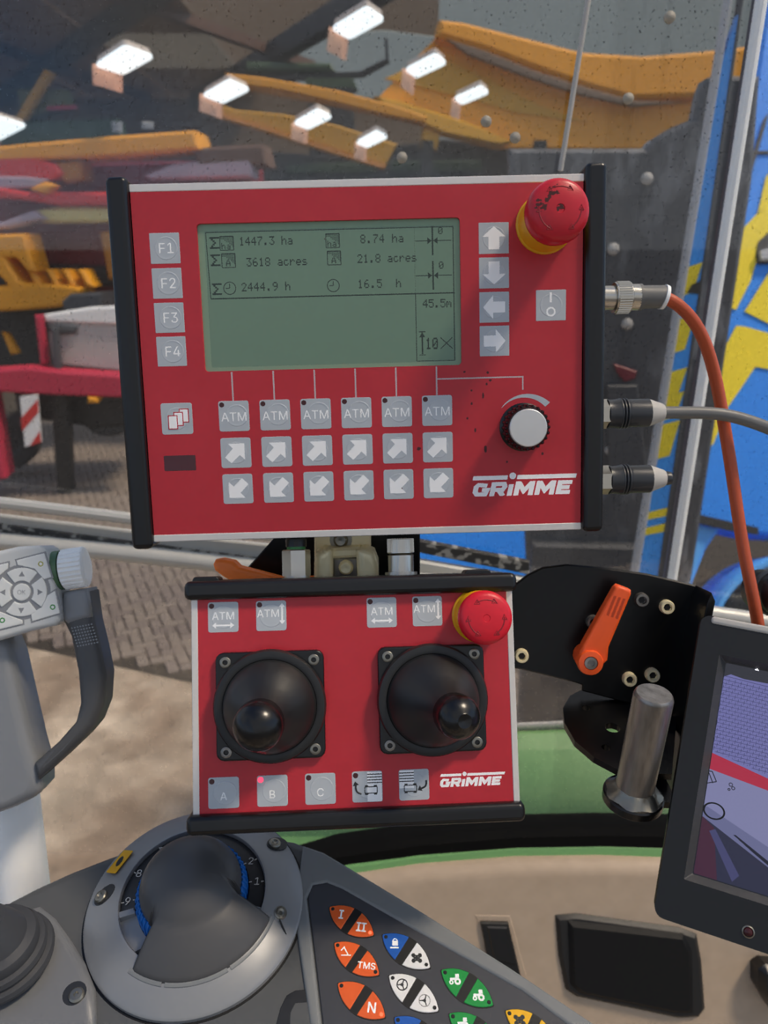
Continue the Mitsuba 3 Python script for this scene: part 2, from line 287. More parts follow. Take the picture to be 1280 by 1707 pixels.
obj('green_bar', slab(f, [(480, 276), (640, 270), (800, 268), (800, 286), (480, 290)], .0, .12), mat('c_deep_green', '#34472f'), t, f)
# dark shed depth: stored green machine
t = thing('green_sprayer', 'distant green machine with dark boom parts before a pale wall', 'machine')
f = facing(520, 120, 17)
c_ = at(560, 150, 17); obj('stand', box(c_[0]-.6, c_[0]+.4, c_[1]-.3, c_[1]+.1, -.02, c_[2]), 'c_dark', t)
obj('tank', slab(f, [(412, 106), (552, 108), (560, 122), (410, 122)], -.4, .2, .05), 'c_moss', t, f); obj('frame', slab(f, [(420, 128), (600, 120), (640, 100), (650, 104), (606, 128), (560, 132), (430, 136)], -.1, .1), 'c_dark', t, f)
obj('tail', slab(f, [(510, 134), (590, 134), (596, 152), (560, 152), (512, 146)], -.2, .2), 'c_moss', t, f); obj('post', slab(f, [(641, 65), (646, 65), (648, 104), (643, 104)], 0, .1), 'c_dark', t, f)
obj('pale_panel', slab(facing(560, 100, 22), [(430, 110), (470, 60), (640, 50), (735, 62), (730, 100), (625, 165), (520, 150)], -.1, 0), 'm_wall_pale', 'wall_back', facing(560, 100, 22))
t = thing('green_stack', 'dim green and olive machine parts at the far left under the lamps', 'machine')
f = facing(120, 190, 15)
obj('hood', slab(f, [(-20, 215), (40, 205), (200, 200), (205, 232), (-20, 245)], -.3, .2), 'c_moss', t, f); obj('side', slab(f, [(32, 150), (110, 150), (116, 180), (40, 200)], -.3, .1), 'c_olive', t, f)
obj('arm', slab(f, [(88, 122), (101, 128), (54, 205), (38, 205)], .2, .4), 'c_ochre', t, f); obj('light_bar', slab(f, [(88, 181), (134, 179), (136, 186), (88, 188)], .2, .3), 'c_crimson', t, f); obj('lamp', slab(f, [(196, 208), (212, 208), (212, 226), (198, 226)], .3, .4), 'c_pale', t, f)
obj('lamp', slab(f, [(246, 208), (264, 208), (262, 220), (246, 220)], .3, .4), 'c_pale', t, f)
# red and yellow harvester behind the terminal
t = thing('red_harvester', 'red and amber potato harvester body filling the left of the window', 'harvester')
f = facing(150, 380, 9.0, -6)
def hp(name, pts, z0, z1, m, b=.03): return obj(name, slab(f, pts, z0, z1, b), m, t, f)
hp('body_panel', [(-60, 270), (400, 255), (420, 560), (-60, 560)], -1.0, -.5, 'c_wine')
hp('top_beam', [(-60, 252), (60, 240), (200, 228), (328, 219), (336, 250), (200, 262), (60, 268), (-60, 275)], -.4, .1, 'c_amber')
hp('top_rail', [(320, 246), (438, 240), (446, 276), (330, 280)], -.4, 0, 'm_purlin')
hp('orange_hopper', [(-60, 262), (60, 262), (100, 275), (112, 290), (90, 302), (-60, 300)], -.3, .1, 'c_hot_red'); hp('orange_arm', [(90, 272), (136, 268), (140, 300), (110, 306)], -.25, .05, 'c_amber_dark')
hp('grey_chute', [(-60, 293), (50, 294), (92, 300), (70, 316), (-60, 322)], -.2, .12, 'c_lilac'); hp('grey_flap', [(238, 292), (290, 272), (420, 262), (420, 296), (250, 300)], -.3, 0, 'c_lilac')
hp('red_beam', [(-60, 308), (0, 312), (60, 322), (180, 322), (420, 318), (420, 342), (110, 344), (50, 334), (-60, 326)], -.1, .2, 'c_hot_red')
hp('yellow_link', [(66, 318), (92, 306), (110, 312), (94, 326)], .1, .25, 'c_amber')
hp('cream_panel', [(60, 352), (110, 345), (420, 345), (420, 368), (80, 372)], -.2, .1, 'c_cream'); hp('grey_strut', [(-60, 372), (20, 370), (70, 352), (90, 366), (30, 382), (-60, 392)], -.1, .2, 'c_lilac')
hp('yellow_frame', [(-60, 395), (66, 390), (78, 432), (84, 452), (72, 452), (54, 430), (36, 430), (56, 464), (66, 470), (140, 474), (160, 478), (150, 506), (60, 514), (-60, 520), (-60, 478), (40, 474), (10, 440), (-20, 432), (-60, 432)], 0, .35, 'c_amber')
for i, x in enumerate((66, 96, 122, 148)): hp('yellow_tine', [(x, 448), (x+10, 448), (x+26, 476), (x+14, 476)], .05, .3, 'c_amber')
hp('dark_bay', [(-60, 436), (180, 445), (200, 478), (-60, 478)], -.4, -.2, 'c_dark'); hp('black_drum', [(136, 498), (150, 486), (200, 484), (200, 524), (140, 524)], .1, .5, 'c_slate'); hp('yellow_side', [(172, 388), (200, 384), (220, 466), (186, 466)], -.3, .1, 'c_amber_dark')
hp('under_bay', [(-60, 514), (200, 505), (220, 640), (-60, 640)], -.9, -.4, 'c_dark'); hp('small_link', [(8, 552), (18, 556), (36, 588), (24, 590)], 0, .1, 'c_amber')
# trailer with a white box and a red chassis
t = thing('red_trailer', 'red trailer chassis carrying a white toolbox with striped warning board', 'trailer')
f = facing(130, 640, 7.6, 8)
def tp(name, pts, z0, z1, m, b=.02, par=None): return obj(name, slab(f, pts, z0, z1, b), m, par or t, f)
tp('toolbox', [(78, 534), (205, 540), (262, 545), (262, 625), (88, 608)], -.9, 0, 'c_greybox'); tp('toolbox_lid', [(74, 524), (150, 512), (262, 506), (262, 545), (205, 541), (76, 536)], -.05, .04, 'c_white')
tp('toolbox_hinge', [(80, 540), (130, 545), (128, 556), (100, 558), (82, 552)], .0, .04, 'c_slate')
tp('chassis_rail', [(-60, 615), (60, 606), (110, 612), (262, 622), (262, 656), (110, 650), (20, 645), (-60, 650)], .02, .3, 'c_crimson'); tp('red_post', [(62, 524), (74, 524), (84, 606), (72, 606)], 0, .1, 'c_crimson')
tp('red_leg', [(-60, 650), (8, 646), (30, 780), (-60, 798)], .1, .4, 'c_crimson'); tp('stand_post', [(92, 545), (102, 545), (110, 644), (98, 644)], .06, .16, 'c_slate')
tp('stand_leg', [(88, 650), (116, 652), (122, 836), (100, 830)], -.1, .1, 'c_dark'); tp('axle_box', [(10, 648), (200, 652), (212, 715), (150, 720), (20, 700)], -.8, -.2, 'c_dark')
wb = tp('warning_board', [(50, 652), (78, 648), (84, 724), (58, 732)], .3, .33, 'c_white', .0)
for p in ([(52, 686), (79, 655), (80, 676), (54, 706)], [(66, 730), (82, 706), (84, 724)]): tp('red_stripe', p, .332, .336, 'c_hot_red', 0, wb)
tp('brake_drum', [(30, 660), (48, 660), (50, 676), (32, 678)], 0, .1, 'c_slate'); tp('brake_drum', [(32, 690), (50, 690), (52, 708), (34, 708)], 0, .1, 'c_slate'); tp('reflector', [(158, 652), (174, 654), (174, 662), (158, 662)], .1, .33, 'c_amber')
for cx, cy, r, dz in ((168, 690, .30, -.3), (-20, 760, .3, -.6)):
    q = f.px([(cx, cy)])[0]; wm = lathe([(r*.4, 0), (r*.45, .02), (r*.6, .03), (r*.94, .03), (r, .0), (r, -.22), (r*.94, -.25), (r*.4, -.25)], 32)
    obj('wheel', wm.mv(q[0], q[1], dz), 'c_tyre', t, f)
# dark machine panel close outside the window on the right
mat('m_dark_panel', lambda p, n, uv: mix3('#4a4c4f', '#85888b', mikit.smoothstep(.5, .9, mikit.fbm(p.x*30, p.z*12, p.y*20, 4))), 0.5)
t = thing('dark_machine', 'dark grey dusty machine side panel with a stepped top behind the terminal', 'machine panel')
f = facing(1000, 600, 1.9, -4)
obj('panel', slab(f, [(848, 247), (1075, 247), (1088, 232), (1120, 212), (1160, 195), (1170, 150), (1178, 130), (1190, 125), (1268, 126), (1255, 300), (1150, 990), (1140, 1240), (862, 1240), (880, 960)], -.06, 0, .01), 'm_dark_panel', t, f)
obj('inner_box', slab(f, [(1010, 640), (1060, 640), (1075, 780), (1012, 780)], 0, .02, .004), 'c_slate', t, f)
obj('lower_step', slab(f, [(885, 900), (1070, 905), (1055, 1240), (868, 1240)], 0, .03, .008), 'c_slate', t, f)
obj('red_marker', slab(f, [(1022, 606), (1036, 610), (1060, 618), (1056, 630), (1040, 636), (1028, 622)], 0.0, .012, .003), 'c_wine', t, f)
for x, y in ((1078, 298), (1022, 415), (1045, 540), (1017, 750), (918, 1195)):
    q = f.px([(x, y)])[0]; obj('rivet', lathe([(.014, 0), (.013, .006), (.008, .010), (.002, .011)], 18).mv(q[0], q[1], 0), 'm_tan_grey', t, f)
# blue and yellow strip, painting the refraction seen in the thick glass edge
t = thing('striped_post', 'slim blue and yellow strip with pale edges painted as refraction left of the grey glass edge', 'post')
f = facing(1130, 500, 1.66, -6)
def L(x0, y0, x1, y1): return lambda y: x0+(x1-x0)*(y-y0)/(y1-y0)
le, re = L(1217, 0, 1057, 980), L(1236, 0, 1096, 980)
obj('core', slab(f, [(1236, 4), (re(60), 60), (re(1050), 1050), (le(1050), 1050), (le(106)+2, 106), (le(70)+8, 70), (le(35)+16, 35)], -.03, 0, .001), 'c_refraction_blue', t, f)
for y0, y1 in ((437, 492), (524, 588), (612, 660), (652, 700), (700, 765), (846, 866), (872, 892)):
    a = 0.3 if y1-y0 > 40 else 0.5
    obj('yellow_band', slab(f, [(le(y0+12)+3, y0+8), (re(y0)-3, y0), (re(y1)-3-(8 if y1-y0 > 40 else 0), y1-6), (le(y1)+3, y1)], .0003, .002, 0), 'c_refraction_yellow', t, f)
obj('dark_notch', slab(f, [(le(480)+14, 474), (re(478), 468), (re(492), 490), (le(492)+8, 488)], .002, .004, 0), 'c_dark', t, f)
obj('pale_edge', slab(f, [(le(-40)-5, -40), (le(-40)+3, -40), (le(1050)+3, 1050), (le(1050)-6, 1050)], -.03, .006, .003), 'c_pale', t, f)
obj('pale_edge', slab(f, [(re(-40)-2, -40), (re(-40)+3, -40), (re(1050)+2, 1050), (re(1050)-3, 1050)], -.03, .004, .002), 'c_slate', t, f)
# blue and yellow machine
t = thing('blue_tractor', 'bright blue tractor side with yellow lettering strokes and black wheel', 'tractor')
f = frame_at(1180, 500, 2.6, (-.10, -.88, .42), unit=1.0)
def bp(name, pts, z0, z1, m, b=.0): return obj(name, slab(f, pts, z0, z1, b), m, t, f)
bp('side_panel', [(1290, -60), (1500, -60), (1500, 905), (1262, 890), (1215, 880), (1060, 840), (1080, 600), (1200, 500), (1232, 300), (1262, 126)], -.2, 0, 'c_vivid_blue', .01)
bp('lower_panel', [(1000, 838), (1090, 852), (1205, 878), (1180, 915), (1150, 990), (1140, 1100), (1000, 1100)], -.2, -.02, 'c_sky_blue', .01)
bp('skirt', [(560, 850), (905, 850), (905, 1010), (560, 1010)], -.3, -.1, 'c_vivid_blue', .01)
bp('seam', [(1085, 836), (1130, 850), (1215, 870), (1262, 880), (1262, 892), (1210, 884), (1120, 862), (1085, 848)], .0, .01, 'c_dark'); bp('seam', [(1272, 200), (1280, 190), (1240, 330), (1232, 330)], 0, .008, 'c_dark'); bp('seam', [(1244, 254), (1500, 250), (1500, 256), (1244, 258)], 0, .008, 'c_dark')
bp('yellow_stroke', [(1276, 295), (1300, 270), (1300, 330), (1283, 350), (1266, 352), (1262, 356)], .002, .006, 'c_vivid_yellow')
bp('yellow_stroke', [(1262, 356), (1270, 352), (1300, 340), (1300, 380), (1266, 410), (1260, 435), (1250, 470), (1226, 517), (1196, 508), (1196, 470), (1216, 420), (1230, 390)], .002, .006, 'c_vivid_yellow')
bp('yellow_stroke', [(1240, 520), (1290, 440), (1330, 450), (1330, 560), (1290, 545)], .002, .006, 'c_vivid_yellow')
bp('yellow_stroke', [(1190, 530), (1214, 537), (1205, 560), (1190, 580), (1184, 560)], .002, .006, 'c_vivid_yellow')
bp('yellow_stroke', [(1226, 544), (1240, 545), (1300, 562), (1300, 620), (1258, 612), (1236, 645), (1212, 680), (1188, 740), (1160, 770), (1130, 775), (1160, 690), (1192, 610)], .002, .006, 'c_vivid_yellow')
bp('yellow_stroke', [(1120, 786), (1160, 784), (1140, 820), (1118, 840)], .002, .006, 'c_vivid_yellow')
bp('vent_hole', [(1258, 430), (1262, 405), (1300, 370), (1300, 440), (1262, 442)], .006, .01, 'c_dark'); bp('steel_boss', [(1262, 424), (1276, 420), (1300, 424), (1300, 438), (1264, 438)], .01, .03, 'c_pale')
bp('orange_lamp', [(1117, 938), (1136, 938), (1137, 952), (1118, 952)], .0, .02, 'm_orange', .003)
q = f.px([(1330, 1080)])[0]; r0 = abs(f.px([(1190, 1080)])[0][0]-q[0])
obj('tyre', lathe([(r0*.5, -.05), (r0*.6, 0), (r0*.86, .03), (r0*.97, .0), (r0, -.08), (r0, -.4)], 64).mv(q[0], q[1], -.15), 'c_tyre', t, f)
obj('wheel_hub', lathe([(r0*.5, -.02), (r0*.45, -.06), (r0*.2, -.05), (.02, -.02)], 40).mv(q[0], q[1], -.12), 'c_dark', t, f)
a = np.radians(np.linspace(95, 215, 24)); arch = np.r_[np.stack([np.cos(a), np.sin(a)], 1)*r0*1.05, np.stack([np.cos(a), np.sin(a)], 1)[::-1]*r0*1.16]
obj('wheel_arch', prism(arch, -.2, .06, .02, 1).mv(q[0], q[1], 0), 'c_sky_blue', t, f)
# own green fender outside
t = thing('green_fender', 'green tractor fender curving below the window outside', 'fender')
f = frame_at(900, 1300, 1.25, (0, -.55, .83), unit=1.0)
obj('panel', slab(f, [(300, 1450), (420, 1310), (560, 1245), (700, 1222), (865, 1212), (1000, 1208), (1400, 1230), (1400, 1460)], -.04, 0, .012), 'm_green', t, f)
obj('pale_lip', slab(f, [(560, 1245), (700, 1222), (865, 1212), (1000, 1206), (1400, 1226), (1400, 1220), (1000, 1199), (865, 1205), (700, 1215), (560, 1238)], -.04, .004, .003), 'm_tan_grey', t, f)
# ================================================================== the cab: window and door
WY = 0.97
wf = Frame((0, WY, 1.6), (1, 0, 0), N=(0, -1, 0), unit=1.0)
ED = [wf.w([[*q_, 0]])[0][[0, 2]] for q_ in wf.px([(1269, 0), (1117, 985)])]; EDK = float((ED[1][0]-ED[0][0])/(ED[1][1]-ED[0][1])); ED = [[float(a_) for a_ in e_] for e_ in ED]
def dust(p, n, uv):
    d1, _, r1 = mikit.voronoi(p.x*150, p.z*150); d2, _, r2 = mikit.voronoi(p.x*60+5, p.z*60)
    patch = mikit.smoothstep(.35, .75, mikit.fbm(p.x*7, p.z*7, 1.0, 3))
    sp = dr.select((r1 > .70-.2*patch) & (d1 < .10+.1*(r1-.7)), .75, 0.0)+dr.select((r2 > .86) & (d2 < .055), .9, 0.0)
    streak = .10*mikit.smoothstep(.62, .9, mikit.fbm(p.x*90, p.z*9, 3.0, 3))*mikit.smoothstep(.2, .3, p.x)
    right = mikit.smoothstep(ED[0][0]+.012, ED[0][0]-.004, p.x-(p.z-ED[0][1])*EDK)
    haze = .045+.045*patch+.11*mikit.smoothstep(.245, .262, p.x)*right
    return dr.clip(haze+sp*.75+streak*right, 0, .9)
scene['m_pane'] = {'type': 'blendbsdf', 'weight': mikit.proc(dust), 'a': {'type': 'thindielectric'}, 'b': {'type': 'diffuse', 'reflectance': {'type': 'rgb', 'value': [.75, .75, .72]}}}
q = wf.px([(-260, -300), (1480, -300), (1480, 1420), (-260, 1420)])
struct(obj('pane', Mesh([[*p, 0] for p in q[::-1]], [[0, 2, 1], [0, 3, 2]]), 'm_pane', 'window_1', wf, smooth=False)); labels['window_1'] = {'kind': 'structure'}
def wl(pts, z=0): return [np.r_[p, z] for p in wf.px(pts, z)]
obj('lower_rail', tube(spline(wl([(-120, 892), (0, 902), (230, 924), (450, 948), (690, 968), (880, 985), (1250, 1033), (1500, 1066)], .03), 40), .012, 12), 'm_rail', 'window_1', wf)
obj('upper_rail', tube(spline(wl([(-120, 826), (0, 838), (230, 866), (500, 897)], .03), 24), .008, 10), 'm_rail', 'window_1', wf)
obj('rail_web', slab(wf, [(-120, 838), (0, 850), (230, 878), (500, 905), (500, 950), (230, 922), (0, 900), (-120, 890)], .012, .02, .002), 'm_rail', 'window_1', wf)
obj('seal_strip', slab(wf, [(-120, 852), (0, 862), (230, 893), (480, 926), (480, 950), (230, 915), (0, 886), (-120, 874)], .02, .028, .002), 'm_band', 'window_1', wf)
obj('seal_strip', slab(wf, [(600, 886), (690, 893), (880, 930), (880, 952), (690, 914), (600, 905)], .006, .014, .002), 'm_band', 'window_1', wf)
obj('rail_fillet', slab(wf, [(600, 918), (690, 926), (880, 958), (1000, 972), (1000, 992), (600, 948)], .006, .016, .003), 'm_rail', 'window_1', wf)
for x0, x1, w, m in ((1269, 1117, .0065, 'm_silver'), (981, 934, .003, 'm_tan_grey')):
    obj('glass_edge', tube(np.array(wl([(x0+6, -40), (x1, 985 if x0 > 1000 else 285)], .012)), w, 10), m, 'window_1', wf)
mat('m_bump', '#a49d8f', .6); mat('m_smoke', '#55545a', 0.3)
obj('glass_edge_web', slab(wf, [(1258, -40), (1272, -40), (1118, 985), (1100, 985)], .002, .012, .004), 'm_smoke', 'window_1', wf)
for x, y in ((1115, 30), (1046, 165), (810, 203), (858, 230), (670, 263)):
    q = wf.px([(x, y)])[0]; obj('glass_bump', lathe([(.0062, 0), (.006, .003), (.003, .005), (.0005, .0055)], 16).mv(q[0], q[1], .001), 'm_bump', 'window_1', wf)
# seal, green sill, beige lower door
sf = Frame((0, .90, 1.6), (1, 0, 0), N=(0, -.95, .3), unit=1.0)
labels['door_1'] = {'kind': 'structure'}
obj('rubber_seal', slab(sf, [(380, 1470), (470, 1432), (560, 1405), (700, 1385), (860, 1372), (1000, 1369), (1500, 1378), (1500, 1430), (1000, 1414), (860, 1416), (700, 1428), (580, 1448), (480, 1480)], -.03, .02, .012), 'm_rubber', 'door_1', sf)
sg = Frame((0, .885, 1.6), (1, 0, 0), N=(0, -.9, .43), unit=1.0)
obj('sill', slab(sg, [(380, 1500), (480, 1470), (580, 1440), (700, 1422), (860, 1408), (1000, 1405), (1500, 1418), (1500, 1500), (380, 1560)], -.03, .0, .006), 'm_green', 'door_1', sg)
sb = Frame((0, .86, 1.6), (1, 0, 0), N=(0, -.93, .36), unit=1.0)
obj('trim_panel', prism(sb.px([(380, 1560), (480, 1500), (560, 1468), (700, 1448), (860, 1436), (1000, 1434), (1500, 1450), (1500, 2100), (380, 2100)]), -.06, .0, .022, 6), 'm_beige', 'door_1', sb)
mat('m_lid', '#0d0e10', .6, spec=.25)
def inlay(name, pts, d, m, b=.004):
    return obj(name, slab(sb, pts, -.005, d, b), m, 'door_1', sb)
fr_ = np.array([(925, 1525), (960, 1522), (1130, 1545), (1160, 1556), (1168, 1600), (1174, 1680), (1164, 1694), (1130, 1696), (960, 1660), (942, 1648), (930, 1590)])
inlay('pocket_frame', fr_, .006, 'm_black_matte', .005)
inlay('pocket_lid', [(944, 1530), (1136, 1552), (1150, 1580), (1152, 1684), (1120, 1684), (966, 1652), (948, 1636)], .012, 'm_lid', .006)
inlay('slot_surround', [(792, 1525), (850, 1526), (884, 1650), (830, 1650)], .001, 'm_beige', .001)
inlay('slot', [(800, 1534), (846, 1535), (868, 1628), (812, 1600)], .006, 'm_black_deep', .002)
inlay('slot_insert', [(810, 1540), (844, 1541), (860, 1606), (822, 1596)], .008, 'm_black_plastic', .002)
inlay('lock_knob', [(1250, 1600), (1262, 1592), (1340, 1600), (1340, 1690), (1272, 1668), (1250, 1630)], .03, 'm_black_plastic', .008)
# ================================================================== CONTROL TERMINAL (mm, face plane z = 0)
UF = Frame((-.01438, .53033, 2.27684), (.9995, .02127, .02359), (-.02927, .18574, .98216))
t = TM = thing('control_terminal', 'large red control terminal with display screen between two black side rails', 'control panel')
obj('housing', rbox(300, 236, -62, -4, 3, 1), 'm_black_plastic', t, UF)
for y0, y1 in ((114.6, 119.6), (-119.6, -114.6)): obj('aluminium_strip', rbox(301, 5, -60, 0.4, .8, .5, cy=(y0+y1)/2), 'm_alu', t, UF)
face = sbox(-150, -114.6, 150, 114.6).difference(Polygon(rrect(175.2, 96.8, 2.5, 5, -20.1, 45.4)))
obj('face_panel', ring_poly(face, -3, 0), 'm_red_panel', t, UF, smooth=False, label='red face panel')
for x, y0, y1 in ((-157.8, -124.2, 124.2), (157.8, -121, 126.2)):
    obj('side_rail', rbox(14.6, y1-y0, -66, 4.5, 4, 3.6, cx=x, cy=(y0+y1)/2), 'm_black_plastic', t, UF, label='black plastic side rail')
# display
disp = obj('display', rbox(176, 97.4, -4, -2.4, 2.5, .1, cx=-20.1, cy=45.4), 'm_lcd_border', t, UF, label='green monochrome display')
obj('glass', rbox(167, 89.6, -2.4, -2.1, 1, .05, cx=-19.8, cy=44.6), 'm_lcd', disp, UF)
FONT = {'0': '01110 10001 10011 10101 11001 10001 01110', '1': '00100 01100 00100 00100 00100 00100 01110', '2': '01110 10001 00001 00010 00100 01000 11111', '3': '11111 00010 00100 00010 00001 10001 01110', '4': '00010 00110 01010 10010 11111 00010 00010',
        '5': '11111 10000 11110 00001 00001 10001 01110', '6': '00110 01000 10000 11110 10001 10001 01110', '7': '11111 00001 00010 00100 01000 01000 01000', '8': '01110 10001 10001 01110 10001 10001 01110', '9': '01110 10001 10001 01111 00001 00010 01100',
        '.': '00000 00000 00000 00000 00000 01100 01100', 'h': '10000 10000 10110 11001 10001 10001 10001', 'a': '00000 00000 01110 00001 01111 10001 01111', 'c': '00000 00000 01110 10000 10000 10001 01110', 'r': '00000 00000 10110 11001 10000 10000 10000',
        'e': '00000 00000 01110 10001 11111 10000 01110', 's': '00000 00000 01110 10000 01110 00001 11110', 'm': '00000 00000 11010 10101 10101 10001 10001', 'X': '10001 10001 01010 00100 01010 10001 10001', ' ': '00000 '*6+'00000',
        'S': '11111 01000 00100 00010 00100 01000 11111', 'A': '00100 01010 01010 10001 11111 10001 10001'}
def pix(s, x, y, w, h, adv=None, bold=1.0):           # a line of display characters: x left edge, y centre, cell w x h
    ms = []; adv = adv or w*1.22; a, b = w/5, h/7
    for i, ch in enumerate(s):
        for r, row in enumerate(FONT[ch].split()):
            c = 0
            while c < 5:
                if row[c] == '1':
                    e = c
                    while e < 5 and row[e] == '1': e += 1
                    x0 = x+i*adv+c*a; yy = y+h/2-r*b; ms.append(box(x0, x0+(e-c)*a*bold, yy-b, yy, -2.08, -2.02)); c = e
                else: c += 1
    return join(ms)
def ink(m, name='readout', label=None): return obj(name, m, 'm_lcd_ink', disp, UF, smooth=False, label=label)
def ln(x0, y0, x1, y1, w=.5):
    d = np.array([x1-x0, y1-y0], float); d /= np.linalg.norm(d); n = np.array([-d[1], d[0]])*w/2
    return prism([[x0-n[0], y0-n[1]], [x1-n[0], y1-n[1]], [x1+n[0], y1+n[1]], [x0+n[0], y0+n[1]]], -2.08, -2.02)
ink(join([ln(-102.3, 88.4, 63, 88.4, .5), ln(-102.3, 88.4, -101.2, 45.3, .5), ln(-101.2, 45.3, 63.6, 45.3, .8), ln(63, 88.4, 63, .4, .6), ln(37, 45, 37, .4, .5), ln(37, .4, 63, .4, .4)]), 'rule_lines')
ink(ln(37, 88, 37, 45.5, .12), 'rule_lines')
ink(pix('1447.3 ha', -80.2, 82.2, 3.3, 5.6)); ink(pix('8.74 ha', .8, 81.8, 3.3, 5.6, 4.25)); ink(pix('3618 acres', -76, 68.6, 3.3, 5.6, 4.15)); ink(pix('21.8 acres', -1.6, 69.1, 3.3, 5.6, 4.05))
ink(pix('2444.9 h', -80.2, 52.5, 3.3, 5.6, 4.2)); ink(pix('16.5  h', -1.8, 52.6, 3.3, 5.6, 4.3)); ink(pix('45.5m', 41.8, 38.6, 3.4, 5.6, 4.0)); ink(pix('10', 43.2, 12, 3.6, 7.6, 4.6, 1.2)); ink(join([ln(53.4, 8.3, 61.6, 15.8, .6), ln(53.4, 15.8, 61.6, 8.3, .6)])); ink(pix('0', 53, 86, 3, 4.6)); ink(pix('0', 53.2, 63.6, 3, 4.6))
for y in (81.6, 70.4, 51.6): ink(pix('S', -100, y, 5, 7.6, None, 1.3), 'sum_symbol')
def hatch(cx, cy):                     # small framed icon with dithered upper corner
    s, ms = 4.5, []
    ms += [ln(cx-s, cy-s, cx+s, cy-s), ln(cx-s, cy+s, cx+s, cy+s), ln(cx-s, cy-s, cx-s, cy+s), ln(cx+s, cy-s, cx+s, cy+s)]
    for i in range(9):
        for j in range(9):
            x, y = cx-s+(i+.5), cy-s+(j+.5)
            if j >= 8-i*.75 or j >= 5: ms.append(box(x-.33, x+.33, y-.33, y+.33, -2.08, -2.03)) if (j > 8-i or j > 6 or i > 6) else None
    return join([m for m in ms if m is not None])
for cx in (-88.6, -17.8):
    ink(hatch(cx, 81.2)+pix('ha', cx-3.6, 79.4, 2.6, 4.2, 3.4), 'area_icon'); ink(hatch(cx+.6, 70)+pix('A', cx-1.2, 68.6, 3, 4.2), 'area_icon')
    c = np.array([cx+.4 if cx < -50 else cx-.6, 52]); ms = ring_poly(Polygon(circ(4.3, 28)).difference(Polygon(circ(3.75, 28))), -2.08, -2.02).mv(c[0], c[1], 0)
    ink(ms+ln(c[0], c[1], c[0], c[1]+3, .5)+ln(c[0], c[1], c[0]-2.6, c[1], .5), 'clock_icon')
for y0 in (79.6, 57):
    ms = ln(49.1, y0-9.4, 49.1, y0+9.4, 1.0)+ln(37.4, y0, 48.6, y0, .5)+ln(49.6, y0, 61.8, y0, .5)
    for s in (-1, 1): ms = ms+prism([[49.1+s*.7, y0], [49.1+s*3.4, y0+2.2], [49.1+s*3.4, y0-2.2]], -2.08, -2.02)
    ink(ms, 'centre_arrow')
ink(ln(41, 5, 41, 19.5, 1.0)+ln(38.8, 20, 43.2, 20, .7)+prism([[41, 19.6], [39, 16.4], [43, 16.4]], -2.08, -2.02)+ln(38.8, 4.4, 43.2, 4.4, .5), 'height_arrow')
# keys
def arrow_poly(s=1.0, ang=0.0):
    p = np.array([[0, 7.2], [7.4, .8], [3.5, .8], [3.5, -7], [-3.5, -7], [-3.5, .8], [-7.4, .8]])*s; a = math.radians(ang)
    return p@np.array([[math.cos(a), math.sin(a)], [-math.sin(a), math.cos(a)]])
def diag_arrow(ang):
    p = np.array([[6.6, 6.6], [6.6, -5.6], [2.9, -2], [-3.6, -8.2], [-8.2, -3.6], [-2, 2.9], [-5.6, 6.6]])*.92; a = math.radians(ang)
    return p@np.array([[math.cos(a), math.sin(a)], [-math.sin(a), math.cos(a)]])
def key(owner, F, name, x, y, size=20.4, led=None, dx=0, dy=0, label=None, r=1.6):
    k = obj(name, rbox(size, size, -.4, .35, r, .15, cx=x, cy=y), 'm_key', owner, F, label=label)
    obj('dome', lathe([(7.6, .3), (7.4, .55), (6.9, .62), (6.5, .5), (5.5, .5), (.5, .5)], 28).mv(x+dx, y+dy, 0), 'm_key_dome', k, F)
    if led is not None:
        on = led == 'on'; lx, ly = x-size/2+2.4, y+size/2-2.6
        if on: obj('indicator', lathe([(1.9, .3), (1.7, .8), (.9, 1.1), (.05, 1.2)], 16).mv(lx, ly, 0), 'led_on', k, F, label='lit red indicator', **glow((1.4, .03, .06)))
        else: obj('indicator', lathe([(1.75, .3), (1.7, .48), (.05, .5)], 16).mv(lx, ly, 0), 'm_dark_red', k, F)
    return k
def legend(k, F, m, mt='m_white_print'): return obj('legend', m.mv(0, 0, .63), mt, k, F, smooth=False)
for i, y in enumerate((78.5, 55.9, 33.4, 11.1)):
    k = key(t, UF, 'function_key', -129.4, y, 19.8, dx=.8, label=f'grey key marked F{i+1}', r=.5); legend(k, UF, text(f'F{i+1}', 6.6, .1, cx=-128.4, cy=y))
for y, a, n in ((79.8, 0, 'up'), (57.3, 180, 'down'), (34.8, 90, 'left'), (12.4, -90, 'right')):
    k = key(t, UF, 'arrow_key', 90, y, 20.2, label=f'grey key with white {n} arrow', r=.4); legend(k, UF, prism(arrow_poly(1.05, a)+[90, y], 0, .1))
k = key(t, UF, 'power_key', 128.5, 35.1, 20.4, label='grey on/off key', r=.4); legend(k, UF, box(127.6, 129, 37, 43.6, 0, .1)+ring_poly(Polygon(circ(3.2, 24)).difference(Polygon(circ(2.1, 24))), 0, .1).mv(128.4, 30.8, 0))
XS = (-89.6, -61.4, -33.4, -5.5, 22.3, 50.1)
for x in XS:
    k = key(t, UF, 'mode_key', x, -33.5, 20.8, led='off', dx=2, dy=.4, label='grey key marked ATM'); legend(k, UF, text('ATM', 5.9, .1, cx=x, cy=-34))
for x in XS: k = key(t, UF, 'raise_key', x, -58.7, 20.8, label='grey key with arrow up right'); legend(k, UF, prism(diag_arrow(0)+[x, -58.4], 0, .1))
for x in XS: k = key(t, UF, 'lower_key', x, -83.8, 20.8, label='grey key with arrow down left'); legend(k, UF, prism(diag_arrow(180)+[x, -83.9], 0, .1))
k = key(t, UF, 'page_key', -128.7, -34.2, 21.4, label='grey key with three stacked sheets')
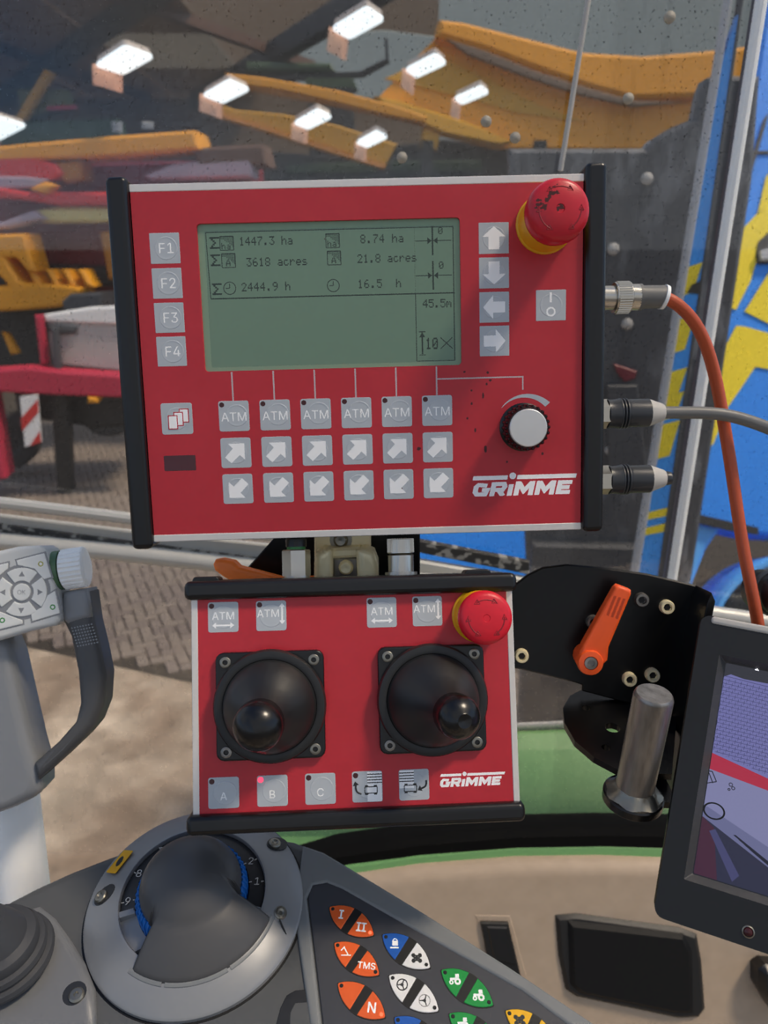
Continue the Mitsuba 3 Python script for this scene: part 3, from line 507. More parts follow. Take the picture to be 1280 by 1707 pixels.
for i in (2, 1, 0):
    x, y = -131.4+i*3.9, -36.6+i*2.2
    obj('legend', rbox(6.6, 9.6, .63+.1*(2-i), .69+.1*(2-i), .1, .01, cx=x, cy=y), 'm_red_print', k, UF, smooth=False); obj('legend', rbox(5.4, 8.4, .69+.1*(2-i), .72+.1*(2-i), .1, .01, cx=x, cy=y), 'm_white_print', k, UF, smooth=False)
obj('status_window', rbox(21.8, 10.6, -.3, .25, .8, .1, cx=-128.6, cy=-64.7), 'm_dark_window', t, UF, label='dark red status window')
for x in XS: obj('printed_line', box(x-.55, x+.55, -23, -3.6, -.2, .12), 'm_grey_print', t, UF, smooth=False)
obj('printed_line', box(50.6, 109.8, -12.6, -11.6, -.2, .12)+box(108.8, 109.8, -21, -11.6, -.2, .12), 'm_grey_print', t, UF, smooth=False)
# rotary knob
kb = obj('rotary_knob', join([lathe([(16.6, 0), (16.6, 1.5), (14.8, 2.5), (14.6, 14), (13.4, 16.6), (12, 17)], 48)]+[lathe([(1.3, 0), (1.3, 12), (.6, 13.2), (.1, 13.4)], 8).mv(14.4*math.cos(a), 14.4*math.sin(a), 2) for a in np.arange(24)/24*2*math.pi]).mv(109.6, -46.5, 0), 'm_black_gloss', t, UF, label='black ribbed knob with bright silver cap')
obj('cap', lathe([(12.7, 16.2), (12.7, 17.8), (12.1, 18.4), (.1, 18.6)], 40).mv(109.6, -46.5, 0), 'm_knob_cap', kb, UF)
a = np.radians(np.linspace(138, 42, 22)); th = np.linspace(.3, 4.4, 22)
obj('level_mark', prism(np.r_[np.stack([np.cos(a), np.sin(a)], 1)*20.2, (np.stack([np.cos(a), np.sin(a)], 1)*(20.2+th[:, None]))[::-1]]+[109.8, -46.5], -.2, .12), 'm_key', t, UF, smooth=False)
def logo(owner, F, x0, x1, yb, yt, ybar, hb):
    w, h = x1-x0, yt-yb; G_ = dict(G=([[7.6, 7.6], [2.6, 8.2], [1.4, 6.8], [1.4, 3.2], [2.6, 1.5], [7.2, 1.5], [8, 4.6], [5, 4.6]], 9.2), R=([[1.5, 0], [1.5, 8.5], [7.2, 8.5], [8, 6.6], [7, 4.4], [2, 4.4], [4.8, 4.4], [7.8, 0]], 9.4), I=([[1.5, 0], [1.5, 8.2]], 3.2), M=([[1.5, 0], [1.5, 9.9], [5.6, 3.2], [9.7, 9.9], [9.7, 0]], 11.4), E=([[8.4, 8.5], [1.5, 8.5], [1.5, 1.5], [8.2, 1.5], [1.5, 1.5], [1.5, 5], [7.4, 5]], 8.8))
    ms, x = [], 0; full = sum(G_[c][1]+.5 for c in 'GRIMME')-.5
    for c in 'GRIMME':
        g = LineString(G_[c][0]).buffer(1.42, cap_style=2, join_style=2, mitre_limit=1.6).intersection(sbox(-2, 0, 14, 10))
        if c == 'I': ic0 = x+1.5
        ms.append(ring_poly(g, 0, .1).mv(x, 0, 0)); x += G_[c][1]+.5
    m = join(ms); v = m.v.copy(); v[:, 0] = x0+v[:, 0]/full*w*.965+v[:, 1]/10*h*.22; v[:, 1] = yb+v[:, 1]/10*h
    ic = x0+ic0/full*w*.965+h*.27
    rr = h*.24; y2 = ybar+hb*.4
    bars = prism([[x0+.6, ybar-hb/2], [ic-rr*1.6, ybar-hb/2], [ic-rr*1.4, ybar+hb/2], [x0+1.4, ybar+hb/2]], 0, .1)+prism([[ic+rr*1.2, ybar-hb/2], [x1+2-.8, ybar-hb/2], [x1+2, ybar+hb/2], [ic+rr*1.4, ybar+hb/2]], 0, .1)
    obj('logo_lettering', Mesh(v, m.f).mv(0, 0, .05)+bars.mv(0, 0, .05)+prism(circ(rr, 24, ic, y2-.2), .05, .15), 'm_white_print', owner, F, smooth=False, label='white block-letter maker name under a bar')
logo(t, UF, 73.3, 145.2, -94.1, -84.2, -81.2, 3.0)
# emergency stop
def estop(owner, F, x, y, rc, r, h, red, tx=0, ty=0, marks='m_button_mark'):
    e = obj('emergency_stop', lathe([(rc+1, -.5), (rc+1, 2), (rc, 3), (rc-1, h*.55), (rc*.6, h*.55)], 48).mv(x, y, 0), 'm_yellow', owner, F, label='emergency stop with yellow collar')
    cap = lathe([(r*.55, h*.35), (r*.8, h*.45), (r*.97, h*.62), (r, h*.74), (r*.985, h*.84), (r*.93, h*.91), (r*.8, h*.955), (r*.5, h*.985), (r*.3, h), (r*.14, h), (r*.12, h*.985), (.05, h*.985)], 56)
    cp = obj('mushroom_cap', cap.mv(x, y, 0), red, e, F, label='red twist-release mushroom cap')
    def zs(rad): return np.interp(rad, [0, r*.5, r*.8, r*.93], [h*.999, h*.985, h*.955, h*.91])+.12
    for k in range(3):
        a0 = math.radians(90+k*120-30); aa = np.linspace(a0, a0+math.radians(62), 14); R = r*.66
        p = np.stack([np.cos(aa)*R, np.sin(aa)*R, np.full(14, zs(R))], 1); mm = tube(p, .38, 6)
        for s, q, tn in ((-1, p[0], p[0]-p[1]), (1, p[-1], p[-1]-p[-2])):
            tn = tn/np.linalg.norm(tn); nn = np.array([-tn[1], tn[0], 0]); mm = mm+tube([q+nn*1.6-tn*1.5, q+tn*1.6, q-nn*1.6-tn*1.5, q+nn*1.6-tn*1.5], .34, 6)
        obj('turn_arrow', mm.mv(x, y, 0), marks, e, F)
    return e
e1 = estop(t, UF, 124.2, 87.8, 18.5, 19.8, 44, 'm_button_red')
ms = []
for i in range(44):
    a_, q_ = random.uniform(1.6, 3.2) if i > 9 else random.uniform(0, 6.28), random.uniform(.3, .9) if i > 9 else random.uniform(0, .3); s_ = random.uniform(.5, 1.5)
    R_ = q_*19.8*.85; zz = np.interp(R_, [0, 9.9, 15.8, 18.4], [43.6, 43.4, 42, 40])+.12
    n_ = random.randint(5, 8); pp = circ(s_, n_)*np.array([[random.uniform(.4, 1.6), random.uniform(.4, 1.2)] for _ in range(n_)])
    ms.append(prism(pp, zz-.3, zz+.02).mv(124.2+R_*math.cos(a_), 87.8+R_*math.sin(a_), 0))
obj('grease_smear', join(ms), 'm_smear', e1, UF, smooth=False)
ms = []
for px_, py_, w_, h_ in ((774, 620, 4, 4), (813, 621, 5, 4), (817, 634, 5, 4), (811, 640, 4, 5), (786, 651, 4, 4), (805, 660, 4, 13), (786, 673, 4, 5), (779, 697, 4, 4), (792, 717, 4, 8), (809, 748, 6, 14), (845, 770, 4, 4), (904, 756, 4, 6), (698, 748, 8, 6), (669, 815, 6, 6), (207, 300, 3, 3), (541, 398, 2, 2), (742, 306, 22, 3), (860, 303, 18, 2)):
    q = UF.px([(px_, py_)])[0]; n_ = 7; pp = circ(1, n_)*np.array([[random.uniform(.7, 1.2), random.uniform(.7, 1.2)] for _ in range(n_)])*[w_*.2, h_*.2]
    ms.append(prism(pp+q, -.1, .72 if py_ == 815 else .1))
obj('dirt_speck', join(ms), 'm_stain', t, UF, smooth=False)
# sockets on the right flank: nut and thread stay with the terminal
def along(F, x, y, z, prof, n=32): return lathe(prof, n).rot('y', 90).mv(x, y, z)
hexa = lambda r, z0, z1: prism(circ(r, 6, a0=math.pi/6), z0, z1, .6, 1)
ZS = -30
def pos(px_, py_, z=ZS): return UF.px([(px_, py_)], z)[0]
p1, p2, p3 = pos(1012, 497), pos(1012, 690), pos(1012, 800)
x0_ = pos(1022, 497)[0]
obj('socket', along(UF, 165.5, p1[1], ZS, [(10.5, 0), (10.5, 3), (8.6, 3.2), (8.6, x0_-163.5), (6, x0_-163.5)]), 'm_nickel', t, UF)
obj('socket', hexa(10.5, 0, 13).rot('y', 90).mv(164.5, p2[1], ZS), 'm_nickel', t, UF)
obj('socket', along(UF, 164.5, p3[1], ZS, [(9.6, 0), (9.6, 3), (8.4, 3.3), (8.4, 4.6), (9, 4.8), (9, 6.6), (6, 6.6)]), 'm_nickel', t, UF)
# plugs and cables
t = thing('orange_cable', 'orange cable curving down from a knurled metal plug beside the terminal', 'cable')
y = p1[1]; x0 = pos(1022, 497)[0]
obj('coupling_ring', join([along(UF, x0, y, ZS, [(8.4, 0), (10.6, .2), (11, .9), (11, 11.5), (10, 12.2), (9.4, 12.4), (9.4, 17.6), (8, 18)], 40)]+[box(-.45, .45, -.45, .45, 0, 9).rot('y', 90).mv(x0+1.6, y+11.1*math.sin(a), ZS+11.1*math.cos(a)) for a in np.arange(40)/40*2*math.pi]), 'm_nickel', t, UF)
obj('plug_body', along(UF, x0+16.5, y, ZS, [(7, 0), (9.4, .4), (9.4, 3.4), (8.2, 3.8), (8, 20), (6, 21)]), 'm_grey_cable', t, UF)
pts = [(1104, 500), (1122, 503), (1150, 528), (1178, 580), (1202, 680), (1220, 790), (1240, 920), (1256, 1000), (1264, 1045)]
dz = [0, 0, -2, -8, -14, -12, -6, 0, 2]; zz = [ZS+d_ for d_ in dz]
pc = [np.r_[UF.px([p], z)[0], z] for p, z in zip(pts, zz)]; pc[0][1] = y
obj('clip_ring', lathe([(6.6, 0), (9, .4), (8.6, 3), (6, 3.4)], 24).rot('y', 90).rot('z', -14).mv(pc[0][0]-.5, pc[0][1], ZS), 'm_silver', t, UF)
obj('sheath', tube(spline(pc, 70), 4.5, 16), 'm_orange_cable', t, UF)
def soft_plug(t, y, xs, z):
    obj('nut', hexa(10.8, 0, 8).rot('y', 90).mv(xs, y, z), 'm_nickel', t, UF)
    gr = [(9.6, 0), (10.6, .6), (10.2, 4)]
    for i in range(3): gr += [(10.9, 9+i*2.2), (11.3, 9.6+i*2.2), (11.1, 10.4+i*2.2), (9.9, 10.8+i*2.2)]
    gr += [(10.3, 17), (10.3, 31), (9.2, 31.6)]
    obj('grip_sleeve', along(UF, xs+6.5, y, z, gr, 36), 'm_sleeve', t, UF)
    obj('tail_cone', along(UF, xs+37, y, z, [(10, 0), (10, 1), (6.4, 11), (5.6, 12)], 32), 'm_tan_grey', t, UF)
    return xs+48
t = thing('grey_cable', 'thick grey cable leaving a black sleeved plug toward the right edge', 'cable')
xe = soft_plug(t, p2[1], 169.5, ZS)
pc = [np.array([xe-1, p2[1], ZS])]+[np.r_[UF.px([p], ZS)[0], ZS] for p in ((1165, 688), (1210, 692), (1255, 704), (1300, 722), (1400, 780))]
obj('sheath', tube(spline(pc, 40), 4.6, 16), 'm_grey_cable', t, UF)
t = thing('capped_plug', 'short black sleeved plug without a cable, below the grey cable', 'plug')
xe = soft_plug(t, p3[1], 171.5, ZS)
obj('end_plug', along(UF, xe-1, p3[1], ZS, [(4.8, 0), (5.2, 4), (4.6, 6.4), (2, 7.4), (.1, 7.6)], 24), 'm_sleeve', t, UF)
# ================================================================== JOYSTICK BOX (mm)
LF = Frame((-.01857, .43948, 2.07014), (.99839, .05647, .00458), (-.02312, .38769, .9215))
t = JB = thing('joystick_box', 'smaller red control box with two black joysticks below the terminal', 'control panel')
obj('housing', rbox(210, 150, -58, -3, 3, 1), 'm_black_plastic', t, LF)
obj('face_panel', rbox(204.5, 140, -4, 0, .5, .1, cx=0), 'm_red_panel', t, LF, smooth=False, label='red face panel')
for x in (-104.2, 104.2): obj('aluminium_strip', rbox(4.2, 142, -50, .6, .8, .5, cx=x), 'm_alu', t, LF)
for y in (74.2, -75.4): obj('end_rail', rbox(219, 12.4, -60, 6, 4, 3.6, cx=-.6, cy=y), 'm_black_plastic', t, LF, label='black plastic end rail')
for x in (-99, 86): obj('rail_lug', rbox(18, 6, -30, -12, 2.5, 1, cx=x, cy=80), 'm_black_plastic', t, LF)
def small_arrow2(L_, w=1.2, hd=2.6):        # double-headed arrow along x
    return [[-L_, 0], [-L_+hd*1.3, hd], [-L_+hd*1.3, w/2], [L_-hd*1.3, w/2], [L_-hd*1.3, hd], [L_, 0], [L_-hd*1.3, -hd], [L_-hd*1.3, -w/2], [-L_+hd*1.3, -w/2], [-L_+hd*1.3, -hd]]
for x, vert in ((-85.6, 0), (-54.3, 1), (18.5, 0), (48.9, 1)):
    k = key(t, LF, 'mode_key', x, 56.4, 19.8, led='off', label='grey key marked ATM with '+('vertical' if vert else 'horizontal')+' double arrow')
    if not vert: legend(k, LF, text('ATM', 4.9, .1, cx=x, cy=57.2)+prism(np.array(small_arrow2(7.2, 1.1, 2))+[x, 51], 0, .1))
    else:
        p = np.array(small_arrow2(7, 1.1, 2)); legend(k, LF, text('ATM', 4.9, .1, cx=x-2, cy=58)+prism(np.stack([-p[:, 1], p[:, 0]], 1)+[x+7.2, 57.6], 0, .1))
for x, s, led in ((-86.6, 'A', 'off'), (-55.3, 'B', 'on'), (-24.3, 'C', 'off')):
    k = key(t, LF, 'preset_key', x, -56.3, 19.8, led=led, dx=1, label=f'grey key marked {s}'+(' with lit red indicator' if led == 'on' else '')); legend(k, LF, text(s, 5, .1, cx=x, cy=-58.4))
for x, s in ((6.2, 1), (36.8, -1)):
    k = key(t, LF, 'steering_key', x, -56.1, 19.8, led='off', label='grey key with machine symbol and curved arrow '+('at its left' if s > 0 else 'at its right'))
    legend(k, LF, box(x+min(0, s*9.5), x+max(0, s*9.5), -65.6, -46.6, 0, .04) if s > 0 else box(x-9.5, x, -58, -46.6, 0, .04))
    obj('legend', join([box(x+min(0, s*9.6), x+max(0, s*9.6), y_-.3, y_+.3, .68, .76) for y_ in (-48.2, -50, -51.8, -53.6)]), 'm_dark_print', k, LF, smooth=False)
    q = Polygon(rrect(8.6, 4.6, .6, 3)); body = ring_poly(q.difference(q.buffer(-.55)), .7, .78).mv(x+s*2.4, -58.2, 0)
    for dx_ in (-2.9, 2.9):
        for dy_ in (-2.6, 2.6): body = body+box(dx_-1, dx_+1, dy_-.45, dy_+.45, .7, .78).mv(x+s*2.4, -58.2, 0)
    c_ = [np.array([x-s*4, -60.5, .72]), np.array([x-s*6.6, -59, .72]), np.array([x-s*7.4, -55, .72])] if s > 0 else [np.array([x+8, -53.5, .72]), np.array([x+7.4, -57, .72]), np.array([x+4.6, -58.4, .72])]
    e_ = c_[-1]; d_ = (c_[-1]-c_[-2])/np.linalg.norm(c_[-1]-c_[-2]); n_ = np.array([-d_[1], d_[0], 0])
    body = body+tube(spline(c_, 12), .55, 6)+prism([(e_+d_*2.6)[:2], (e_-n_*2)[:2], (e_+n_*2)[:2]], .7, .78)
    obj('legend', body, 'm_dark_print', k, LF, smooth=False)
logo(t, LF, 53.4, 95.4, -58.6, -52.8, -51.0, 1.7)
estop(t, LF, 83.2, 52.6, 17.0, 17.3, 30, 'm_button_red_bright')
# joysticks
def joystick(x, y, tx, ty, kr, kz, top):
    j = obj('joystick', rbox(70, 69, -.5, 5, 5, 1.2, cx=x, cy=y), 'm_black_plastic', t, LF, label='black joystick on a square plate')
    obj('boot_ring', lathe([(36, 3), (36.2, 8), (35.2, 10), (32.5, 10.8), (30.2, 10.2), (29.6, 8)], 64).mv(x, y, 0), 'm_boot', j, LF)
    rings = []
    for r_, z_ in ((30.2, 8), (29.9, 10.5), (29, 13.5), (27, 17.5), (23.6, 22), (19.4, 26.5), (15.8, 31), (13, 36), (11, 41), (10, 46), (9.6, kz-6)):
        s_ = max(0, (z_-10)/(kz-10)); rings.append(at_z(circ(r_, 56), z_)+[x+tx*s_, y+ty*s_, 0])
    obj('boot', loft(rings), 'm_boot', j, LF, label='rubber cone boot')
    prof = [(9.4, -10), (kr*.93, -8), (kr*1.0, -3), (kr, 3)]+[(kr*math.cos(a), 3+kr*.82*math.sin(a)) for a in np.linspace(.15, 1.2, 7)]
    prof += [(kr*.32, 3+kr*.80), (kr*.15, 3+kr*.76), (.05, 3+kr*.75)] if top else [(kr*.15, 3+kr*.82), (.05, 3+kr*.82)]
    kn = lathe(prof, 40); tilt = math.degrees(math.atan2(math.hypot(tx, ty), kz-10)); az = math.degrees(math.atan2(ty, tx))
    obj('knob', kn.rot('y', tilt).rot('z', az).mv(x+tx, y+ty, kz), 'm_black_gloss', j, LF, label='glossy black knob')
    for sx in (-1, 1):
        for sy in (-1, 1):
            obj('screw', lathe([(3.6, 4.6), (3.6, 6.2), (3.0, 6.6), (1.7, 6.6), (1.6, 4.8), (.05, 4.8)], 22).mv(x+sx*28.5, y+sy*28.5, 0), 'm_screw' if (sx, sy) != (-1, -1) else 'm_steel_dark', j, LF)
joystick(-55.3, -1, -2.4, -3.2, 14.8, 50, False)
joystick(49.9, -.6, 9.2, -2.2, 13.2, 52, True)
# connectors on the upper rail (vertical, axis = box Y)
def up_lathe(prof, x, z, y0, n=32): return lathe(prof, n).rot('x', -90).mv(x, y0, z)
GZ = -50
def lx(px_, py_): return LF.px([(px_, py_)], GZ)[0]
gx = lx(494, 940); gy = lx(494, 960)[1]
g = obj('cable_gland', up_lathe([(11.5, 0), (11.5, 5), (9.5, 6), (9.5, 9), (8, 9)], gx[0], GZ, gy-9)+prism(circ(10.4, 6, a0=.2), 0, 19, .8, 1).rot('x', -90).mv(gx[0], gy, GZ), 'm_nickel', t, LF, label='hexagonal metal cable gland')
obj('green_ring', up_lathe([(6.8, 0), (6.8, 3.4), (6, 3.4)], gx[0], GZ, gy+18), 'm_green_ring', g, LF); obj('cable_stub', up_lathe([(7.6, 0), (7.6, 5.5), (6.4, 6.5)], gx[0], GZ, gy+21), 'm_black_plastic', g, LF)
gx = lx(668, 930); gy = lx(668, 958)[1]
obj('round_connector', up_lathe([(11.8, -8), (11.8, 2), (9.4, 2.2), (9.4, 14), (10, 14.2), (7, 15.6)], gx[0], GZ, gy)+up_lathe([(7, 0), (9.6, .6), (9.6, 10.5), (8, 11.4), (6, 11.6)], gx[0], GZ, gy+15)+join([box(-.3, .3, -.3, .3, 0, 10).rot('x', -90).mv(gx[0]+9.6*math.sin(a), gy+16.3, GZ+9.6*math.cos(a)) for a in np.arange(44)/44*2*math.pi]), 'm_nickel', t, LF, label='knurled round metal connector')
# zinc clamp between the two boxes
CF = frame_at(575, 935, .585, (0, -.97, .2))
t = thing('zinc_clamp', 'yellow zinc clamp bracket with bolt between the terminal and joystick box', 'bracket')
obj('back_plate', slab(CF, [(522, 850), (618, 850), (618, 1040), (522, 1040)], -14, -9, 1), 'm_zinc', t, CF)
obj('clamp_jaw', prism(CF.px([(525, 935), (528, 918), (540, 911), (556, 914), (556, 1000), (525, 1000)]), -9, 14, 6, 4), 'm_zinc', t, CF); obj('clamp_jaw', prism(CF.px([(594, 914), (610, 910), (624, 916), (631, 934), (631, 1000), (598, 1000)]), -9, 14, 6, 4), 'm_zinc', t, CF)
obj('bridge', slab(CF, [(550, 913), (600, 911), (600, 928), (550, 930)], -9, 4, 2), 'm_zinc', t, CF); obj('dark_block', slab(CF, [(556, 930), (596, 930), (596, 1000), (556, 1000)], -9, 3, 1), 'm_steel_dark', t, CF)
for x, y, m in ((577, 944, 'm_zinc'), (567, 903, 'm_screw')):
    q = CF.px([(x, y)])[0]; obj('bolt', lathe([(5.6, 0), (5.6, 3), (4.9, 5), (3.8, 6.4), (3.4, 6.5), (.05, 6)], 24).mv(q[0], q[1], 2 if y > 920 else -10), m, t, CF)
    if y < 920: obj('washer', lathe([(8.6, 0), (8.6, 1.6), (5, 1.6)], 28).mv(q[0], q[1], -10), 'm_screw', t, CF)
t = thing('black_gusset', 'black triangular steel gusset behind the orange lever', 'bracket')
GF = frame_at(470, 920, .62, (0, -.97, .2))
obj('plate', slab(GF, [(472, 880), (700, 880), (700, 1080), (330, 1080), (400, 960)], -6, 0, 1), 'm_black_paint', t, GF)
t = thing('clamp_lever', 'orange clamp lever lying on its side left between the two panels', 'lever')
mat('m_orange_lit', '#ff8436', .4)  # lever orange lightened, paints in the light it catches
OF = frame_at(400, 945, .60, (0, -.95, .3))
obj('arm', prism(OF.px([(357, 940), (361, 932), (372, 930), (392, 934), (401, 943), (455, 957), (520, 975), (500, 1000), (420, 985), (376, 962), (360, 950)]), -5, 6, 3.5, 3), 'm_orange_lit', t, OF)
hub = OF.px([(520, 985)])[0]; obj('hub', lathe([(11, -10), (11, 8), (9, 10), (.05, 10)], 28).mv(hub[0], hub[1], 0), 'm_orange_lit', t, OF)
# ================================================================== black steel bracket with pin at the right
t = thing('steel_bracket', 'black painted steel bracket plate beside the joystick box', 'bracket')
BF = frame_at(1000, 1060, .60, (-.10, -.955, .28))
obj('plate', slab(BF, [(700, 965), (862, 972), (880, 958), (905, 946), (945, 941), (1000, 946), (1080, 957), (1160, 976), (1166, 990), (1160, 1080), (1128, 1200), (1075, 1180), (970, 1152), (970, 1142), (958, 1138), (868, 1116), (700, 1090)], -5, 0, 1), 'm_black_paint', t, BF)
fl = BF.px([(1160, 976), (1166, 990), (1140, 1120), (1108, 1290), (1100, 1290), (1128, 1120), (1152, 992)])
obj('flange', prism(fl, -4, 38, 1.5, 2), 'm_black_paint', t, BF)
# bolts
def bolt(F, x, y, r=6, h=6, m='m_screw', z=0):
    q = F.px([(x, y)])[0]; bk = obj('bolt', lathe([(r*1.02, z), (r, z+h*.8), (r*.88, z+h), (r*.58, z+h), (r*.52, z+h*.5), (.05, z+h*.5)], 24).mv(q[0], q[1], 0), m, t, F); obj('socket', prism(circ(r*.5, 6), z+h*.4, z+h*.56).mv(q[0], q[1], 0), 'm_black_deep', bk, F)
for x, y, m in ((1068, 999, 'm_steel_dark'), (1110, 1011, 'm_zinc'), (1048, 1131, 'm_zinc'), (869, 1092, 'm_zinc'), (1086, 1124, 'm_zinc'), (988, 1036, 'm_steel_dark')): bolt(BF, x, y, 5.4, 6, m)
# shelf with holes
hz = at(1020, 1160, .60)[2]-.008
SF = Frame((.15, .48, hz), (1, 0, 0), N=(0, -.05, 1))
sp = Polygon(SF.px([(968, 1150), (1080, 1180), (1128, 1195), (1120, 1290), (1060, 1290), (1030, 1283), (990, 1262), (958, 1235), (941, 1205), (938, 1180), (950, 1160)]))
for x, y, r in ((1021, 1213, 5.6), (1010, 1246, 3.2), (977, 1180, 3.4)):
    q = SF.px([(x, y)])[0]; sp = sp.difference(Polygon(circ(r, 20, q[0], q[1])))
obj('shelf', ring_poly(sp, -5, 0), 'm_black_paint', t, SF, smooth=False)
# pin and foot disc
pb, pt_ = at(1056, 1322, .52), None
ptop = pb+np.array([0.0, 0.0, 1])*0.0
PF = Frame(pb, (1, 0, 0), N=(.045, -.05, 1)); Lp = 80
pin = obj('pin', lathe([(12.6, 0), (12.6, Lp-3), (11.8, Lp-.8), (11, Lp), (.05, Lp)], 40), 'm_steel_dark', t, PF, label='bare steel round pin welded to a foot disc')
w = [(12.4, 8)]
rings = []
for i, (r, z) in enumerate(((12.5, 7), (14, 5), (16, 2.4), (18.5, .2))):
    a = np.arange(36)/36*2*math.pi; rr = r+1.1*np.sin(a*7+i)*(i > 0); rings.append(np.stack([rr*np.cos(a), rr*np.sin(a), np.full(36, z)], 1))
obj('weld_bead', loft(rings), 'm_screw', pin, PF)
obj('foot_disc', lathe([(19, -7), (20, -6), (20, -1), (19, 0), (.05, 0)], 44), 'm_black_gloss', pin, PF)
ft = PF.px([(1100, 1290), (1125, 1200)])
obj('foot_arm', box(-4, 28, -6, 50, -6.5, -1.5), 'm_black_paint', t, PF)
t = thing('clamp_lever', 'upright orange clamp lever on the black steel bracket', 'lever')
RF = frame_at(1000, 1060, .575, (-.10, -.955, .28))
ax = RF.px([(983, 1103)])[0]
obj('hub', lathe([(9.2, -24), (9.6, -4), (9.8, 2), (8.8, 5), (5.2, 5.6), (5, 4), (.05, 4)], 32).mv(ax[0], ax[1], 0), 'm_orange', t, RF)
obj('hub_screw', lathe([(4.6, 3), (4.6, 5.4), (2.6, 5.6), (2.4, 4.2), (.05, 4.2)], 20).mv(ax[0], ax[1], 0), 'm_steel_dark', t, RF)
arm = RF.px([(964, 1090), (972, 1072), (1024, 980), (1030, 975), (1051, 983), (1051, 991), (1014, 1078), (1012, 1100), (995, 1116)])
aa = obj('arm', prism(arm, -9, 3, 2.5, 3), 'm_orange', t, RF)
mat('m_orange_dark', '#b83c12', 0.5)
for k_ in range(3):
    o_ = k_*7.5; obj('grip_groove', slab(RF, [(1022+o_, 992+o_*.3), (1026+o_, 993+o_*.3), (1013+o_, 1026+o_*.35), (1009+o_, 1024+o_*.35)], 2.6, 3.2, 0), 'm_orange_dark', aa, RF)
# ================================================================== camera monitor at the right edge
MF = Frame((.2125, .46058, 2.12041), (.90829, -.41813, -.013), (.2203, .45163, .86458))
t = thing('camera_monitor', 'black tilted monitor showing a camera view at the right edge', 'monitor')
bz = Polygon(rrect(180, 192, 6, 5, 88, -95)); op = Polygon(rrect(150, 141.5, .5, 2, 87, -93.7))
obj('bezel', ring_poly(bz.difference(op), -12, 0), 'm_black_matte', t, MF, smooth=False, label='black plastic bezel')
obj('back_shell', rbox(182, 194, -22, -8, 7, 3, cx=88, cy=-95), 'm_black_plastic', t, MF)
obj('top_edge', rbox(172, 5, -20, 1.2, 2, 1.6, cx=90, cy=-1.5), 'm_tan_grey', t, MF)
mat('m_bezel_lip', '#3a3b3d', .45)
rim = op.difference(Polygon(rrect(143, 135, .5, 2, 87.5, -93.7)))
ms = loft([at_z(rrect(150, 141.5, .5, 2, 87, -93.7), 0.2), at_z(rrect(142, 134, .5, 2, 87.5, -93.7), -5)], cap=False); ms = Mesh(ms.v, ms.f[:, ::-1])
obj('bezel_lip', ms, 'm_bezel_lip', t, MF, smooth=False)
mat('m_screen_glass', '#101014', .12)
scr = obj('screen', rbox(143, 135, -7, -5.2, .5, .1, cx=87.5, cy=-93.7), 'm_screen_glass', t, MF, label='lit screen with a camera picture')
def lit(name, pts, z, rgb, b=0):
    g = Polygon(MF.px(pts, -5)).intersection(Polygon(rrect(141, 133, .5, 2, 87.5, -93.7)))
    return obj(name, ring_poly(g, -5.2, -5.2+z), 'm_screen_glass', scr, MF, smooth=False, **glow(np.array(lin(rgb))*SCREEN))
SCREEN = 0.165
lit('picture_wall', [(1206, 1092), (1500, 1160), (1500, 1400), (1280, 1298), (1172, 1248)], .05, '#7f7fc0')
lit('picture_top', [(1206, 1092), (1500, 1160), (1500, 1200), (1282, 1140), (1240, 1132), (1218, 1124), (1206, 1128)], .08, '#35363f')
lit('picture_band', [(1172, 1248), (1280, 1298), (1500, 1400), (1500, 1420), (1280, 1318), (1168, 1276)], .07, '#c22848')
lit('picture_yard', [(1168, 1276), (1280, 1318), (1500, 1420), (1500, 1560), (1280, 1450), (1160, 1345)], .05, '#8f90bd')
lit('picture_machine', [(1162, 1345), (1280, 1440), (1500, 1560), (1500, 1640), (1130, 1470)], .06, '#2b2b45')
lit('picture_shadow', [(1160, 1350), (1190, 1380), (1195, 1470), (1130, 1462)], .08, '#4a1c33')
lit('picture_boom', [(1160, 1340), (1180, 1345), (1500, 1560), (1500, 1580), (1280, 1446), (1165, 1356)], .1, '#7477a2')
for o_ in (0, 9, 18, 27): lit('picture_slat', [(1222+o_, 1392+o_*.9), (1226+o_, 1392+o_*.9), (1330+o_, 1476+o_), (1330+o_, 1482+o_)], .12, '#15152a')
lit('picture_slat', [(1182, 1385), (1192, 1382), (1232, 1460), (1220, 1470)], .12, '#4a4a78')
mat('m_pic_line', '#3b3d66', .4)
ms = []
G = Polygon(MF.px([(1206, 1120), (1290, 1140), (1290, 1300), (1172, 1246)], -5)).buffer(-.8)
for i in range(40):
    y_ = 1120+i*6.2+0.0; a_, b_ = MF.px([(1150, y_-8), (1300, y_+30)], -5)
    g = LineString([a_, b_]).buffer(.14).intersection(G)
    if not g.is_empty: ms.append(ring_poly(g, -5.12, -5.08))
    for j in range(14):
        x_ = 1166+j*10+(5 if i % 2 else 0); a_, b_ = MF.px([(x_, y_-5+(x_-1150)*.25), (x_-1.5, y_+1.5+(x_-1150)*.25)], -5)
        g = LineString([a_, b_]).buffer(.12).intersection(G)
        if not g.is_empty: ms.append(ring_poly(g, -5.12, -5.08))
obj('picture_brick_lines', join(ms), 'm_pic_line', scr, MF, smooth=False)
q = MF.px([(1262, 1113)], -5)[0]; obj('picture_digit', text('1', 3.4, .1, True, cx=q[0], cy=q[1]).mv(0, 0, -5), 'm_screen_glass', scr, MF, smooth=False, **glow((.5, .5, .6)))
ms = []
for a_, b_ in (((1168, 1283), (1187, 1286)), ((1187, 1286), (1194, 1303)), ((1194, 1303), (1174, 1306)), ((1180, 1284), (1188, 1305)), ((1168, 1283), (1176, 1306))):
    p_, q_ = MF.px([a_, b_], -5); ms.append(ring_poly(LineString([p_, q_]).buffer(.25), -5.05, -5.0))
